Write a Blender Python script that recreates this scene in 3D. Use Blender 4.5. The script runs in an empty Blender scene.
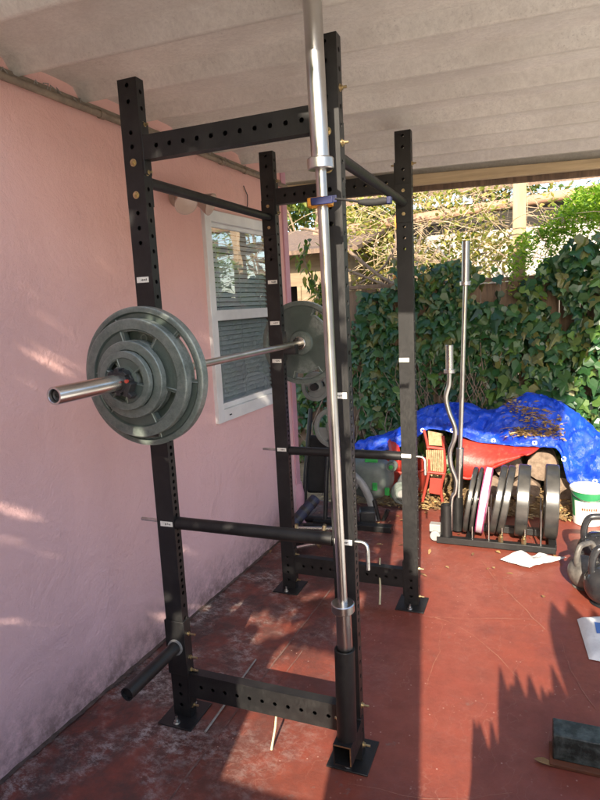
import bpy, bmesh, math, random
from mathutils import Vector, Matrix, noise, Euler
R = math.radians; PI = math.pi
random.seed(7)
sc = bpy.context.scene
col = sc.collection

# ------------------------------------------------------------------ camera
CAM = Vector((1.24327, -1.74570, 1.55540)); YAW, PIT, ROL, FPX = -0.380611, 0.160597, -0.049087, 590.418
F_ = Vector((math.sin(YAW)*math.cos(PIT), math.cos(YAW)*math.cos(PIT), -math.sin(PIT)))
R0 = F_.cross(Vector((0, 0, 1))).normalized(); U0 = R0.cross(F_)
R_ = R0*math.cos(ROL) + U0*math.sin(ROL); U_ = -R0*math.sin(ROL) + U0*math.cos(ROL)
cd = bpy.data.cameras.new('camera'); cam = bpy.data.objects.new('camera', cd); col.objects.link(cam)
cam.matrix_world = Matrix(((R_.x, U_.x, -F_.x, CAM.x), (R_.y, U_.y, -F_.y, CAM.y), (R_.z, U_.z, -F_.z, CAM.z), (0, 0, 0, 1)))
cd.sensor_fit = 'VERTICAL'; cd.sensor_height = 24; cd.lens = FPX/800*24; cd.clip_end = 500; cd.clip_start = .02
sc.camera = cam
def ray(u, v): return F_ + R_*((u-300)/FPX) - U_*((v-400)/FPX)
def atY(u, v, y): d = ray(u, v); return CAM + d*((y-CAM.y)/d.y)
def atZ(u, v, z=0): d = ray(u, v); return CAM + d*((z-CAM.z)/d.z)
def atX(u, v, x): d = ray(u, v); return CAM + d*((x-CAM.x)/d.x)

# ------------------------------------------------------------------ materials
class NT:
    def __init__(s, name):
        s.m = bpy.data.materials.new(name); s.m.use_nodes = True; s.t = s.m.node_tree; s.t.nodes.clear()
        s.out = s.n('ShaderNodeOutputMaterial')
    def n(s, typ, ins=None, **kw):
        nd = s.t.nodes.new(typ)
        for k, v in kw.items(): setattr(nd, k, v)
        for k, v in (ins or {}).items():
            if isinstance(v, bpy.types.NodeSocket): s.t.links.new(v, nd.inputs[k])
            else: nd.inputs[k].default_value = v
        return nd
    def ramp(s, fac, stops):
        nd = s.n('ShaderNodeValToRGB', {0: fac}); e = nd.color_ramp.elements
        while len(e) < len(stops): e.new(.5)
        for el, (p, c) in zip(e, stops):
            el.position = p; el.color = (*c, 1) if not isinstance(c, (int, float)) else (c, c, c, 1)
        return nd.outputs[0]
    def noise(s, vec, scale, det=4, rough=.6, dist=0):
        return s.n('ShaderNodeTexNoise', {'Vector': vec, 'Scale': scale, 'Detail': det, 'Roughness': rough, 'Distortion': dist}).outputs[0]
    def mix(s, f, a, b, mode='MIX'):
        nd = s.n('ShaderNodeMix', data_type='RGBA', blend_type=mode)
        for k, v in ((0, f), (6, a), (7, b)):
            if isinstance(v, bpy.types.NodeSocket): s.t.links.new(v, nd.inputs[k])
            else: nd.inputs[k].default_value = v if k == 0 else (*v, 1)
        return nd.outputs[2]
    def math(s, op, a, b=0.0, clamp=False):
        nd = s.n('ShaderNodeMath', {0: a, 1: b}, operation=op); nd.use_clamp = clamp; return nd.outputs[0]
    def coord(s, k='Object'): return s.n('ShaderNodeTexCoord').outputs[k]
    def mapping(s, vec, scale=(1, 1, 1), rot=(0, 0, 0)): return s.n('ShaderNodeMapping', {'Vector': vec, 'Scale': scale, 'Rotation': rot}).outputs[0]
    def bump(s, h, st=.3, dist=.01): return s.n('ShaderNodeBump', {'Height': h, 'Strength': st, 'Distance': dist}).outputs[0]
    def bsdf(s, base, rough=.5, metal=0, normal=None, **kw):
        ins = {'Roughness': rough, 'Metallic': metal}
        ins['Base Color'] = base if isinstance(base, bpy.types.NodeSocket) else (*base, 1)
        if normal is not None: ins['Normal'] = normal
        ins.update(kw)
        nd = s.n('ShaderNodeBsdfPrincipled', ins)
        s.t.links.new(nd.outputs[0], s.out.inputs[0]); return nd

def simple(name, c1, c2=None, rough=.5, metal=0, scale=8, bump=0, bscale=60, lo=.35, hi=.65, rvar=.12, stretch=(1, 1, 1), **kw):
    t = NT(name); v = t.mapping(t.coord(), stretch)
    f = t.noise(v, scale, 5, .65)
    c2 = c2 or tuple(x*.7 for x in c1)
    base = t.ramp(f, [(lo, c1), (hi, c2)])
    r = t.math('ADD', t.math('MULTIPLY', t.noise(v, scale*3.1, 4), rvar*2), rough-rvar)
    nm = t.bump(t.noise(v, bscale, 4), bump, .005) if bump else None
    t.bsdf(base, r, metal, nm, **kw); return t.m

M = {}
# black powder coat with dust
def powder():
    t = NT('black_powder_coat'); v = t.coord()
    d = t.noise(v, 9, 6, .7); d2 = t.noise(t.mapping(v, (60, 60, 14)), 3, 3)
    dust = t.math('MULTIPLY', t.ramp(d, [(.45, 0.), (.8, .35)]), t.ramp(d2, [(.35, .2), (.7, 1.)]))
    base = t.mix(dust, (.0075, .0075, .008), (.085, .082, .078))
    t.bsdf(base, t.ramp(d2, [(.3, .42), (.7, .56)]), 0, t.bump(t.noise(v, 700, 2), .12, .001), **{'Specular IOR Level': .5}); return t.m
M['black'] = powder()
M['black_plastic'] = simple('black_plastic', (.018, .018, .02), (.035, .034, .033), .38, 0, 20)
M['rubber'] = simple('black_rubber', (.022, .022, .022), (.055, .052, .047), .30, 0, 9, .06, 160, rvar=.07, **{'Specular IOR Level': .8})
M['matte_black'] = simple('matte_black_rubber', (.008, .008, .008), (.014, .013, .013), .8)
M['chrome'] = simple('brushed_chrome', (.72, .70, .67), (.62, .60, .57), .26, 1, 5, rvar=.04)
M['steel'] = simple('dull_steel', (.58, .565, .54), (.46, .45, .43), .30, 1, 6, rvar=.05)
M['bar_steel'] = simple('bare_bar_steel', (.66, .60, .52), (.50, .45, .39), .36, 1, 7, rvar=.05)
M['zinc'] = simple('zinc_bolt', (.62, .62, .60), (.42, .42, .40), .35, 1, 60)
M['brass'] = simple('yellow_zinc', (.66, .53, .31), (.45, .36, .2), .4, 1, 60)
M['iron'] = simple('grey_hammertone', (.17, .21, .19), (.12, .15, .137), .34, .4, 7, .2, 260, rvar=.1)
def iron():
    t = NT('worn_grey_iron'); v = t.coord(); g = t.n('ShaderNodeNewGeometry')
    c = t.ramp(t.noise(v, 8, 6, .7), [(.3, (.115, .148, .13)), (.7, (.075, .098, .087))])
    w = t.math('MULTIPLY', t.ramp(g.outputs['Pointiness'], [(.505, 0.), (.56, 1.)]), t.ramp(t.noise(v, 30, 6, .8), [(.35, .15), (.6, 1.)]))
    c = t.mix(w, c, (.27, .30, .275))
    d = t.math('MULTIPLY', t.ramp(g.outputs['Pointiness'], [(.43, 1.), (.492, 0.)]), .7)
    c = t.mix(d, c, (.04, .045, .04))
    c = t.mix(t.ramp(t.noise(v, 45, 6, .8), [(.64, 0.), (.72, .4)]), c, (.26, .28, .255))
    c = t.mix(t.ramp(t.noise(v, 17, 7, .8), [(.64, 0.), (.70, .6)]), c, (.13, .075, .045))
    t.bsdf(c, t.ramp(t.noise(v, 20, 4), [(.3, .28), (.7, .5)]), .35, t.bump(t.noise(v, 240, 4), .25, .004)); return t.m
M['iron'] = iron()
M['iron2'] = simple('pale_grey_iron', (.23, .25, .235), (.16, .175, .165), .5, .2, 9, .2, 220)
M['white_metal'] = simple('white_vinyl', (.78, .78, .76), (.66, .66, .65), .4, 0, 6)
M['sticker'] = simple('white_sticker', (.80, .79, .74), (.68, .66, .60), .6, 0, 60)
M['ink'] = simple('dark_ink', (.03, .03, .035), (.06, .06, .06), .6)
M['red_dot'] = simple('red_plastic', (.55, .06, .03), (.45, .05, .03), .4)
M['blue_strap'] = simple('blue_plastic', (.008, .013, .075), (.006, .009, .045), .45, 0, 30)
M['yellow_strap'] = simple('yellow_plastic', (.75, .33, .03), (.6, .25, .03), .45)
M['wood'] = simple('weathered_wood', (.20, .13, .085), (.09, .06, .042), .8, 0, 5, .4, 40, stretch=(6, 6, .7))
M['beam_wood'] = simple('beam_wood', (.58, .45, .27), (.40, .30, .18), .75, 0, 4, .35, 50, stretch=(.6, 6, 8))
M['post_wood'] = simple('pale_post_wood', (.40, .28, .165), (.28, .19, .11), .75, 0, 4, .3, 50, stretch=(6, 6, .7))
M['ply'] = simple('tan_plywood', (.27, .205, .125), (.17, .12, .075), .8, 0, 3, .2, 40, stretch=(.6, 4, 5))
M['dark'] = simple('dark_void', (.012, .010, .008), (.02, .016, .012), .9)
M['stick'] = simple('pale_dry_stick', (.52, .47, .31), (.36, .36, .22), .7, 0, 30, .2, 80)
M['grey_stick'] = simple('grey_dry_stick', (.34, .31, .28), (.22, .2, .18), .8, 0, 30, .2, 80)
M['bark'] = simple('vine_bark', (.24, .175, .125), (.12, .085, .06), .85, 0, 30, .4, 90)
M['dry_vine'] = simple('dry_vine', (.56, .43, .28), (.20, .14, .09), .85, 0, 6, .3, 90)
M['red_plastic'] = simple('red_moulded_plastic', (.60, .035, .02), (.48, .03, .02), .42, 0, 5, .05, 30)
def barrow():
    t = NT('scuffed_red_steel'); v = t.coord()
    c = t.ramp(t.noise(v, 4, 6, .7), [(.3, (.40, .026, .016)), (.7, (.28, .02, .014))])
    c = t.mix(t.ramp(t.noise(v, 26, 7, .8), [(.54, 0.), (.66, .8)]), c, (.17, .075, .045))
    c = t.mix(t.ramp(t.noise(v, 9, 7, .8), [(.60, 0.), (.68, .7)]), c, (.10, .05, .035))
    t.bsdf(c, .45, 0, t.bump(t.noise(v, 12, 4), .3, .02)); return t.m
M['barrow'] = barrow()
M['old_red'] = simple('faded_red_paint', (.34, .035, .022), (.22, .03, .02), .55, 0, 9)
M['straw'] = simple('tan_straw', (.45, .31, .17), (.26, .17, .09), .8, 0, 40, .3, 100)
M['pale_plastic'] = simple('pale_grey_plastic', (.15, .18, .16), (.085, .10, .092), .5, 0, 6)
M['grey_plastic'] = simple('grey_plastic', (.30, .30, .29), (.22, .22, .21), .5, 0, 9)
M['green_plastic'] = simple('green_plastic', (.035, .36, .07), (.03, .27, .06), .4, 0, 9)
M['bucket_white'] = simple('white_bucket', (.72, .72, .68), (.58, .57, .52), .45, 0, 9)
M['bucket_green'] = simple('green_label', (.02, .20, .07), (.015, .15, .06), .45)
M['brown_label'] = simple('brown_print', (.20, .06, .02), (.15, .05, .02), .6)
M['pink_plate'] = simple('pale_pink_rubber', (.66, .50, .56), (.55, .40, .47), .5, 0, 8)
M['magenta'] = simple('magenta_rubber', (.30, .03, .12), (.22, .02, .10), .5)
M['paper'] = simple('white_bag_paper', (.72, .72, .70), (.58, .57, .56), .7, 0, 12, .2, 60)
M['blue_ink'] = simple('blue_print', (.05, .13, .42), (.06, .14, .36), .6)
M['navy_foam'] = simple('navy_foam', (.018, .024, .06), (.03, .035, .06), .6, 0, 30)
M['gloss_black'] = simple('glossy_black_enamel', (.012, .013, .016), (.03, .03, .032), .16, 0, 12)
M['chip_grey'] = simple('worn_grey_enamel', (.15, .14, .125), (.045, .042, .04), .45, 0, 14, .2, 90)
M['rust'] = simple('rusty_pipe', (.42, .25, .16), (.26, .14, .09), .75, 0, 9, .3, 90)
M['concrete'] = simple('pale_stucco', (.50, .46, .40), (.36, .33, .30), .85, 0, 3, .3, 40)
M['board_black'] = simple('mouldy_dark_paint', (.016, .022, .019), (.10, .12, .108), .42, 0, 22, .5, 50, .42, .72)
M['rust_board'] = simple('rust_brown_board', (.17, .05, .02), (.10, .035, .015), .7, 0, 9)
M['lamp_glass'] = simple('cream_lamp_glass', (.55, .42, .34), (.48, .36, .3), .35)
M['lamp_body'] = simple('cream_lamp_body', (.48, .36, .30), (.40, .30, .25), .5)
M['conduit'] = simple('painted_conduit', (.30, .235, .17), (.18, .14, .105), .6, 0, 14, .3, 60)

def pink_wall():
    t = NT('pink_stucco'); v = t.coord()
    big = t.noise(v, 1.3, 5, .6); st = t.noise(t.mapping(v, (3, 3, .9)), 5, 6, .65)
    c = t.ramp(t.math('ADD', t.math('MULTIPLY', big, .6), t.math('MULTIPLY', st, .4)), [(.35, (.77, .435, .375)), (.65, (.81, .48, .42))])
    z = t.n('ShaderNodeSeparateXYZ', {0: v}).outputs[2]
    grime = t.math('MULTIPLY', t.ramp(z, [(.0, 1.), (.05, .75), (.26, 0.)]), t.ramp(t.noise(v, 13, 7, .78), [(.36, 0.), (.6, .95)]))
    sky_tint = t.ramp(t.math('MULTIPLY', z, .5), [(.2, .75), (.95, .0)])
    c = t.mix(sky_tint, c, (.77, .53, .565))  # bluish skylight on the lower wall painted into the colour, fading upward
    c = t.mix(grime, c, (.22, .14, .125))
    c = t.mix(t.ramp(t.noise(v, 2.6, 8, .8), [(.56, 0.), (.70, .30)]), c, (.60, .40, .37))
    c = t.mix(t.ramp(t.noise(t.mapping(v, (1, 1, .25)), 23, 5, .8), [(.62, 0.), (.74, .35)]), c, (.52, .33, .31))
    h = t.math('ADD', t.math('MULTIPLY', t.noise(v, 60, 6, .75), .8), t.math('MULTIPLY', t.noise(t.mapping(v, (9, 9, 6)), 1.6, 5, .65), .9))
    h = t.math('ADD', h, t.math('MULTIPLY', t.noise(t.mapping(v, (1, 1, 1)), 4.5, 5, .6, 1.2), 2.2))
    t.bsdf(c, .70, 0, t.bump(h, .5, .013)); return t.m
M['wall'] = pink_wall()
M['trim_pink'] = simple('pink_trim_paint', (.66, .36, .42), (.56, .30, .35), .6, 0, 5, .15, 60)

def floor_mat():
    t = NT('red_painted_concrete'); v = t.coord()
    n1 = t.noise(v, 1.7, 6, .65); n2 = t.noise(v, 11, 6, .7); n3 = t.noise(v, 70, 4, .7)
    c = t.ramp(n1, [(.3, (.205, .044, .027)), (.55, (.24, .056, .034)), (.75, (.165, .035, .023))])
    c = t.mix(t.ramp(n2, [(.4, 0.), (.75, .4)]), c, (.10, .031, .024))
    sep = t.n('ShaderNodeSeparateXYZ', {0: v}); x, y = sep.outputs[0], sep.outputs[1]
    # worn, dusty concrete beside the wall and round the rack feet
    near = t.math('MULTIPLY', t.n('ShaderNodeMapRange', {0: x, 1: .75, 2: -.35, 3: 0, 4: 1}).outputs[0], 1.0, True)
    worn = t.math('MULTIPLY', t.ramp(near, [(0., .10), (.45, .7), (1., 1.)]), t.ramp(t.noise(v, 4.5, 7, .72), [(.34, 0.), (.56, .92)]))
    c = t.mix(worn, c, (.046, .033, .030))
    dm = t.math('MULTIPLY', t.ramp(t.noise(v, 3.4, 3), [(.44, 0.), (.60, 1.)]), t.ramp(t.noise(t.mapping(v, (1, 1.5, 1), (0, 0, .6)), 19, 9, .86), [(.47, 0.), (.62, .95)]))
    dm = t.math('MULTIPLY', dm, t.ramp(near, [(0., .04), (.35, .25), (.75, 1.)]))
    c = t.mix(dm, c, (.50, .45, .42))
    vor = t.n('ShaderNodeTexVoronoi', {'Vector': v, 'Scale': 34.0}).outputs['Distance']
    spk = t.math('MULTIPLY', t.ramp(vor, [(.06, 1.), (.13, 0.)]), t.ramp(t.noise(v, 6, 3), [(.5, 0.), (.58, .7)]))
    c = t.mix(spk, c, (.46, .30, .25))
    scr = t.ramp(t.noise(t.mapping(v, (1.2, 14, 1), (0, 0, .9)), 6, 6, .75), [(.60, 0.), (.72, .22)])
    c = t.mix(scr, c, (.36, .15, .11))
    chip = t.math('MULTIPLY', t.ramp(t.noise(v, 16, 9, .8), [(.60, 0.), (.625, 1.)]), t.ramp(t.noise(v, 2.1, 4), [(.46, 0.), (.6, .75)]))
    c = t.mix(chip, c, (.16, .10, .085))
    ln = t.n('ShaderNodeTexWave', {'Vector': t.mapping(v, (1, 1, 1), (0, 0, .35)), 'Scale': 5.0, 'Distortion': 16.0, 'Detail': 5.0, 'Detail Scale': 1.4}).outputs[1]
    c = t.mix(t.math('MULTIPLY', t.ramp(ln, [(.0, .5), (.02, 0.)]), t.ramp(t.noise(v, 3, 4), [(.45, 0.), (.6, 1.)])), c, (.27, .12, .09))
    rgh = t.ramp(n2, [(.3, .33), (.7, .58)])
    t.bsdf(c, rgh, 0, t.bump(t.math('ADD', n3, t.math('MULTIPLY', n2, 1.2)), .22, .006)); return t.m
M['floor'] = floor_mat()

def ceiling_mat():
    t = NT('aged_roof_pan'); v = t.coord()
    n = t.noise(v, 2.2, 6, .65); sp = t.noise(t.mapping(v, (9, 13, 1)), 6, 8, .85)
    c = t.ramp(n, [(.3, (.80, .765, .68)), (.7, (.58, .55, .485))])
    c = t.mix(t.ramp(sp, [(.42, 0.), (.68, .65)]), c, (.46, .425, .38))
    c = t.mix(t.ramp(t.noise(t.mapping(v, (.9, 2, 1)), 3.6, 8, .78), [(.46, 0.), (.70, .40)]), c, (.46, .41, .35))
    fine = t.noise(v, 130, 3, .8)
    c = t.mix(t.math('MULTIPLY', t.ramp(fine, [(.55, 0.), (.68, .55)]), t.ramp(t.noise(v, 5, 4), [(.4, 0.), (.65, 1.)])), c, (.33, .29, .25))
    t.bsdf(c, .5, 0, t.bump(t.noise(v, 30, 4), .12, .006)); return t.m
M['ceiling'] = ceiling_mat()

def dirt_mat():
    t = NT('leafy_dirt'); v = t.coord()
    c = t.ramp(t.noise(v, 14, 8, .8), [(.3, (.12, .075, .04)), (.5, (.30, .20, .10)), (.7, (.46, .33, .17))])
    t.bsdf(c, .9, 0, t.bump(t.noise(v, 40, 6, .8), .9, .03)); return t.m
M['dirt'] = dirt_mat()

def tarp_mat():
    t = NT('blue_tarp'); v = t.coord()
    c = t.ramp(t.noise(v, 5, 5, .6), [(.3, (.006, .045, .46)), (.7, (.010, .07, .60))])
    c = t.mix(t.ramp(t.noise(v, 7, 8, .8), [(.5, 0.), (.72, .5)]), c, (.10, .14, .30))
    c = t.mix(t.ramp(t.noise(v, 22, 6, .8), [(.6, 0.), (.7, .5)]), c, (.13, .10, .08))
    wv = t.math('MULTIPLY', t.noise(v, 13, 5, .75, .8), 1)
    t.bsdf(c, .33, 0, t.bump(wv, .5, .04)); return t.m
M['tarp'] = tarp_mat()

def leaf_mat(name, cols, rough=.38, trans=.35):
    t = NT(name); g = t.n('ShaderNodeNewGeometry')
    rnd = g.outputs['Random Per Island']
    n = len(cols); base = t.ramp(rnd, [((i+.5)/n, c) for i, c in enumerate(cols)])
    base = t.mix(.5, base, t.ramp(t.noise(t.coord(), 60, 3), [(.3, .55), (.7, 1.15)]), 'MULTIPLY')
    p = t.bsdf(base, rough)
    tr = t.n('ShaderNodeBsdfTranslucent', {'Color': t.mix(1, base, (1.5, 1.7, .6), 'MULTIPLY')})
    mx = t.n('ShaderNodeMixShader', {0: trans, 1: p.outputs[0], 2: tr.outputs[0]})
    t.t.links.new(mx.outputs[0], t.out.inputs[0]); return t.m
M['ivy'] = leaf_mat('ivy_leaf', [(.014, .055, .018), (.03, .095, .028), (.012, .042, .02), (.04, .115, .03), (.02, .07, .028), (.10, .18, .03), (.026, .08, .035), (.055, .13, .03), (.13, .13, .035)], .36, .25)
M['vine_green'] = leaf_mat('bright_vine_leaf', [(.16, .30, .02), (.24, .38, .035), (.32, .42, .05), (.10, .22, .02)], .5, .4)
M['tree_leaf'] = leaf_mat('tree_leaf', [(.07, .13, .02), (.12, .18, .03), (.20, .22, .05), (.28, .24, .07), (.05, .10, .02)], .5, .4)
M['yellow_leaf'] = leaf_mat('yellowing_leaf', [(.34, .30, .07), (.25, .28, .06), (.40, .30, .10), (.18, .22, .05)], .5, .4)
M['litter'] = leaf_mat('dry_leaf', [(.28, .16, .06), (.40, .26, .11), (.16, .085, .04), (.50, .36, .16)], .7, .15)
M['agave'] = leaf_mat('agave_leaf', [(.10, .17, .13), (.13, .2, .15)], .45, .05)

def glass_mat():
    t = NT('window_glass')
    fc = t.n('ShaderNodeLayerWeight', {'Blend': .5}).outputs['Facing']; fr = t.math('ADD', t.math('MULTIPLY', t.math('POWER', fc, 2.0), .95), .06, True)
    nm = t.bump(t.noise(t.coord(), 2.5, 2), .035, .05)
    gl = t.n('ShaderNodeBsdfGlossy', {'Color': (.95, .97, 1, 1), 'Roughness': .015, 'Normal': nm})
    tr = t.n('ShaderNodeBsdfTransparent', {'Color': (.86, .9, .9, 1)})
    mx = t.n('ShaderNodeMixShader', {0: fr, 1: tr.outputs[0], 2: gl.outputs[0]})
    t.t.links.new(mx.outputs[0], t.out.inputs[0]); return t.m
M['glass'] = glass_mat()
def screen_mat():
    t = NT('insect_screen')
    d = t.n('ShaderNodeBsdfDiffuse', {'Color': (.055, .055, .06, 1)}); tr = t.n('ShaderNodeBsdfTransparent', {})
    mx = t.n('ShaderNodeMixShader', {0: .2, 1: tr.outputs[0], 2: d.outputs[0]})
    t.t.links.new(mx.outputs[0], t.out.inputs[0]); return t.m
M['screen'] = screen_mat()
M['blind'] = simple('grey_blind', (.80, .83, .84), (.72, .75, .77), .5, 0, 6)

def plastic_film():
    t = NT('white_plastic_film'); v = t.coord()
    p = t.bsdf(t.ramp(t.noise(v, 12, 5), [(.3, (.66, .66, .64)), (.7, (.48, .48, .48))]), .35, 0, t.bump(t.noise(v, 26, 5, .7, 1), .7, .02))
    return t.m
M['film'] = plastic_film()

# ------------------------------------------------------------------ mesh builder
def frame(d):
    d = Vector(d).normalized(); a = Vector((0, 0, 1)) if abs(d.z) < .95 else Vector((1, 0, 0))
    x = a.cross(d).normalized(); return x, d.cross(x), d
class MB:
    def __init__(s): s.v = []; s.f = []
    def add(s, vs, fs):
        o = len(s.v); s.v += [Vector(p) for p in vs]; s.f += [tuple(i+o for i in f) for f in fs]; return s
    def box(s, c, size, rot=None):
        hx, hy, hz = (k/2 for k in size); c = Vector(c)
        vs = [Vector((x, y, z)) for z in (-hz, hz) for x, y in ((-hx, -hy), (hx, -hy), (hx, hy), (-hx, hy))]
        if rot is not None:
            m = rot if isinstance(rot, Matrix) else Euler(rot).to_matrix(); vs = [m @ p for p in vs]
        return s.add([p+c for p in vs], [(3, 2, 1, 0), (4, 5, 6, 7), (0, 1, 5, 4), (1, 2, 6, 5), (2, 3, 7, 6), (3, 0, 4, 7)])
    def span(s, a, b):
        a, b = Vector(a), Vector(b); return s.box((a+b)/2, [abs(b[i]-a[i]) for i in range(3)])
    def lathe(s, prof, o=(0, 0, 0), d=(0, 0, 1), seg=32, closed=False):
        x, y, z = frame(d); o = Vector(o); n = len(prof); vs = []; fs = []
        for i in range(seg):
            a = 2*PI*i/seg; e = x*math.cos(a)+y*math.sin(a)
            vs += [o+e*r+z*h for r, h in prof]
        for i in range(seg):
            j = (i+1) % seg
            for k in range(n-1 if not closed else n):
                l = (k+1) % n; fs.append((i*n+k, j*n+k, j*n+l, i*n+l))
        if not closed:
            if prof[0][0] > 1e-6: fs.append(tuple(i*n for i in reversed(range(seg))))
            if prof[-1][0] > 1e-6: fs.append(tuple(i*n+n-1 for i in range(seg)))
        return s.add(vs, fs)
    def cyl(s, a, b, r, seg=24, r2=None, ch=0):
        a, b = Vector(a), Vector(b); L = (b-a).length; r2 = r if r2 is None else r2
        pr = [(r-ch, 0), (r, ch), (r2, L-ch), (r2-ch, L)] if ch else [(r, 0), (r2, L)]
        return s.lathe(pr, a, b-a, seg)
    def pipe(s, a, b, ro, ri, seg=28):
        a, b = Vector(a), Vector(b); L = (b-a).length
        return s.lathe([(ro, 0), (ro, L), (ri, L), (ri, 0)], a, b-a, seg, True)
    def tube(s, pts, r, seg=10, closed=False, flat=1.0):
        pts = [Vector(p) for p in pts]; n = len(pts); vs = []; fs = []; px = None
        rr = r if isinstance(r, (list, tuple)) else [r]*n
        for i, p in enumerate(pts):
            if closed: d = pts[(i+1) % n]-pts[i-1]
            else: d = pts[min(i+1, n-1)]-pts[max(i-1, 0)]
            d.normalize()
            if px is None: px, py, _ = frame(d)
            else:
                px = px-d*px.dot(d); px.normalize(); py = d.cross(px)
            for k in range(seg):
                a = 2*PI*k/seg; vs.append(p+px*math.cos(a)*rr[i]+py*math.sin(a)*rr[i]*flat)
        for i in range(n if closed else n-1):
            j = (i+1) % n
            for k in range(seg):
                l = (k+1) % seg; fs.append((i*seg+k, i*seg+l, j*seg+l, j*seg+k))
        if not closed: fs += [tuple(reversed(range(seg))), tuple((n-1)*seg+k for k in range(seg))]
        return s.add(vs, fs)
    def prism(s, poly, d):
        n = len(poly); poly = [Vector(p) for p in poly]; d = Vector(d)
        return s.add(poly+[p+d for p in poly], [tuple(reversed(range(n))), tuple(range(n, 2*n))]+[(i, (i+1) % n, n+(i+1) % n, n+i) for i in range(n)])
    def build(s, name, mat, parent=None, loc=None, smooth=35, bevel=0, fix=True):
        """world coordinates in, mesh stored relative to its thing"""
        off = Vector(loc) if loc is not None else (base_of(parent) if parent is not None else Vector((0, 0, 0)))
        me = bpy.data.meshes.new(name); me.from_pydata([p-off for p in s.v], [], s.f); me.update()
        if fix:
            bm = bmesh.new(); bm.from_mesh(me); bmesh.ops.recalc_face_normals(bm, faces=bm.faces); bm.to_mesh(me); bm.free()
        me.materials.append(M[mat])
        if smooth:
            me.polygons.foreach_set('use_smooth', [True]*len(me.polygons)); me.set_sharp_from_angle(angle=R(smooth))
        o = bpy.data.objects.new(name, me); col.objects.link(o)
        if parent is not None: o.parent = parent
        else: o.location = off
        if bevel:
            b = o.modifiers.new('bevel', 'BEVEL'); b.width = bevel; b.segments = 2; b.limit_method = 'ANGLE'; b.angle_limit = R(40); b.harden_normals = False
        return o
BASE = {}
def base_of(o):
    while o.parent is not None: o = o.parent
    return BASE.get(o.name, Vector(o.location))
def tag(o, label, cat, group=None, kind=None):
    if label: o['label'] = label
    if cat: o['category'] = cat
    if group: o['group'] = group
    if kind: o['kind'] = kind
    return o
def thing(name, loc, label, cat, group=None, rotz=0, local=False):
    o = bpy.data.objects.new(name, None); col.objects.link(o); o.location = loc; o.rotation_euler.z = rotz
    o.empty_display_size = .05
    BASE[o.name] = Vector((0, 0, 0)) if local else Vector(loc)
    return tag(o, label, cat, group)
def structure(o): o['kind'] = 'structure'; return o
def copy_tree(o, parent=None):
    c = o.copy(); col.objects.link(c); c.parent = parent
    for ch in o.children: copy_tree(ch, c)
    return c
def rnd(a, b): return random.uniform(a, b)

# ------------------------------------------------------------------ setting: ground and floor
mb = MB(); N = 60
mb.add([(-60, -60, -.05), (60, -60, -.05), (60, 60, -.05), (-60, 60, -.05)], [(0, 1, 2, 3)])
structure(mb.build('ground', 'dirt', smooth=0))
SL = 2.52
mb = MB()
mb.add([(-.8, -3.2, 0), (1.86, -3.2, 0), (1.86, SL, 0), (-.8, SL, 0), (-.8, -3.2, -.1), (1.86, -3.2, -.1), (1.86, SL, -.1), (-.8, SL, -.1)],
       [(0, 1, 2, 3), (0, 4, 5, 1), (1, 5, 6, 2), (2, 6, 7, 3), (3, 7, 4, 0)])
structure(mb.build('patio_floor', 'floor', smooth=0))
M['bounce_ground'] = simple('pale_bounce_concrete', (.78, .75, .70), (.70, .67, .62), .85, 0, 2, .2, 60)  # pale ground added out of view to bounce sunlight under the roof
mb = MB()
for a, b in (((1.87, -9), (12, SL)), ((-6, -9), (1.8695, -3.21))): mb.add([(a[0], a[1], -.045), (b[0], a[1], -.045), (b[0], b[1], -.045), (a[0], b[1], -.045)], [(0, 1, 2, 3)])
structure(mb.build('bounce_paving', 'bounce_ground', smooth=0))
# planting bed behind the slab, heaped a little
mb = MB(); nx, ny = 50, 14
vs = []; fs = []
for j in range(ny+1):
    for i in range(nx+1):
        x = -3+8*i/nx; y = SL+.01+1.9*j/ny
        vs.append((x, y, -.03+.10*min(1, j/4)+.05*noise.noise(Vector((x*3, y*3, 0)))*min(1, j/2)))
for j in range(ny):
    for i in range(nx): a = j*(nx+1)+i; fs.append((a, a+1, a+nx+2, a+nx+1))
mb.add(vs, fs); structure(mb.build('planting_bed', 'dirt', smooth=180))
# cracks and joints scored in the paint
def ribbon(pts, w, z=.003, jit=.006):
    out = []
    for a, b in zip(pts[:-1], pts[1:]):
        a, b = Vector((*a, 0)), Vector((*b, 0)); n = max(2, int((b-a).length/.05))
        for k in range(n): out.append(a.lerp(b, k/n)+Vector((rnd(-jit, jit), rnd(-jit, jit), 0)))
    out.append(Vector((*pts[-1], 0))); vs = []; fs = []
    for i, p in enumerate(out):
        d = (out[min(i+1, len(out)-1)]-out[max(i-1, 0)]).normalized(); nrm = Vector((-d.y, d.x, 0))
        ww = w*rnd(.2, .75)
        vs += [p+nrm*ww/2+Vector((0, 0, z)), p-nrm*ww/2+Vector((0, 0, z))]
        if i: fs.append((2*i-2, 2*i-1, 2*i+1, 2*i))
    return vs, fs
M['crack'] = simple('pale_crack', (.34, .17, .12), (.24, .09, .06), .8, 0, 30)
M['joint'] = simple('worn_joint', (.20, .13, .11), (.12, .06, .05), .8, 0, 18)
mb = MB()
for pts, w in [([(.97, 1.72), (1.05, 1.52), (1.146, 1.32), (1.23, 1.17), (1.311, 1.019)], .007),
               ([(.75, .985), (.787, .975), (1.0, 1.03), (1.268, 1.098)], .0045),
               ([(.80, .99), (.885, .965), (1.0, .88), (1.082, .78), (1.211, .599)], .006),
               ([(.70, -.13), (.803, -.118), (.95, -.11), (1.078, -.067), (1.2, .0)], .005),
               ([(.85, .95), (.87, .7), (.86, .45)], .003), ([(1.38, .95), (1.40, .72), (1.48, .5)], .004)]:
    mb.add(*ribbon(pts, w))
structure(mb.build('floor_crack', 'crack', smooth=0))
mb = MB()
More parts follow.
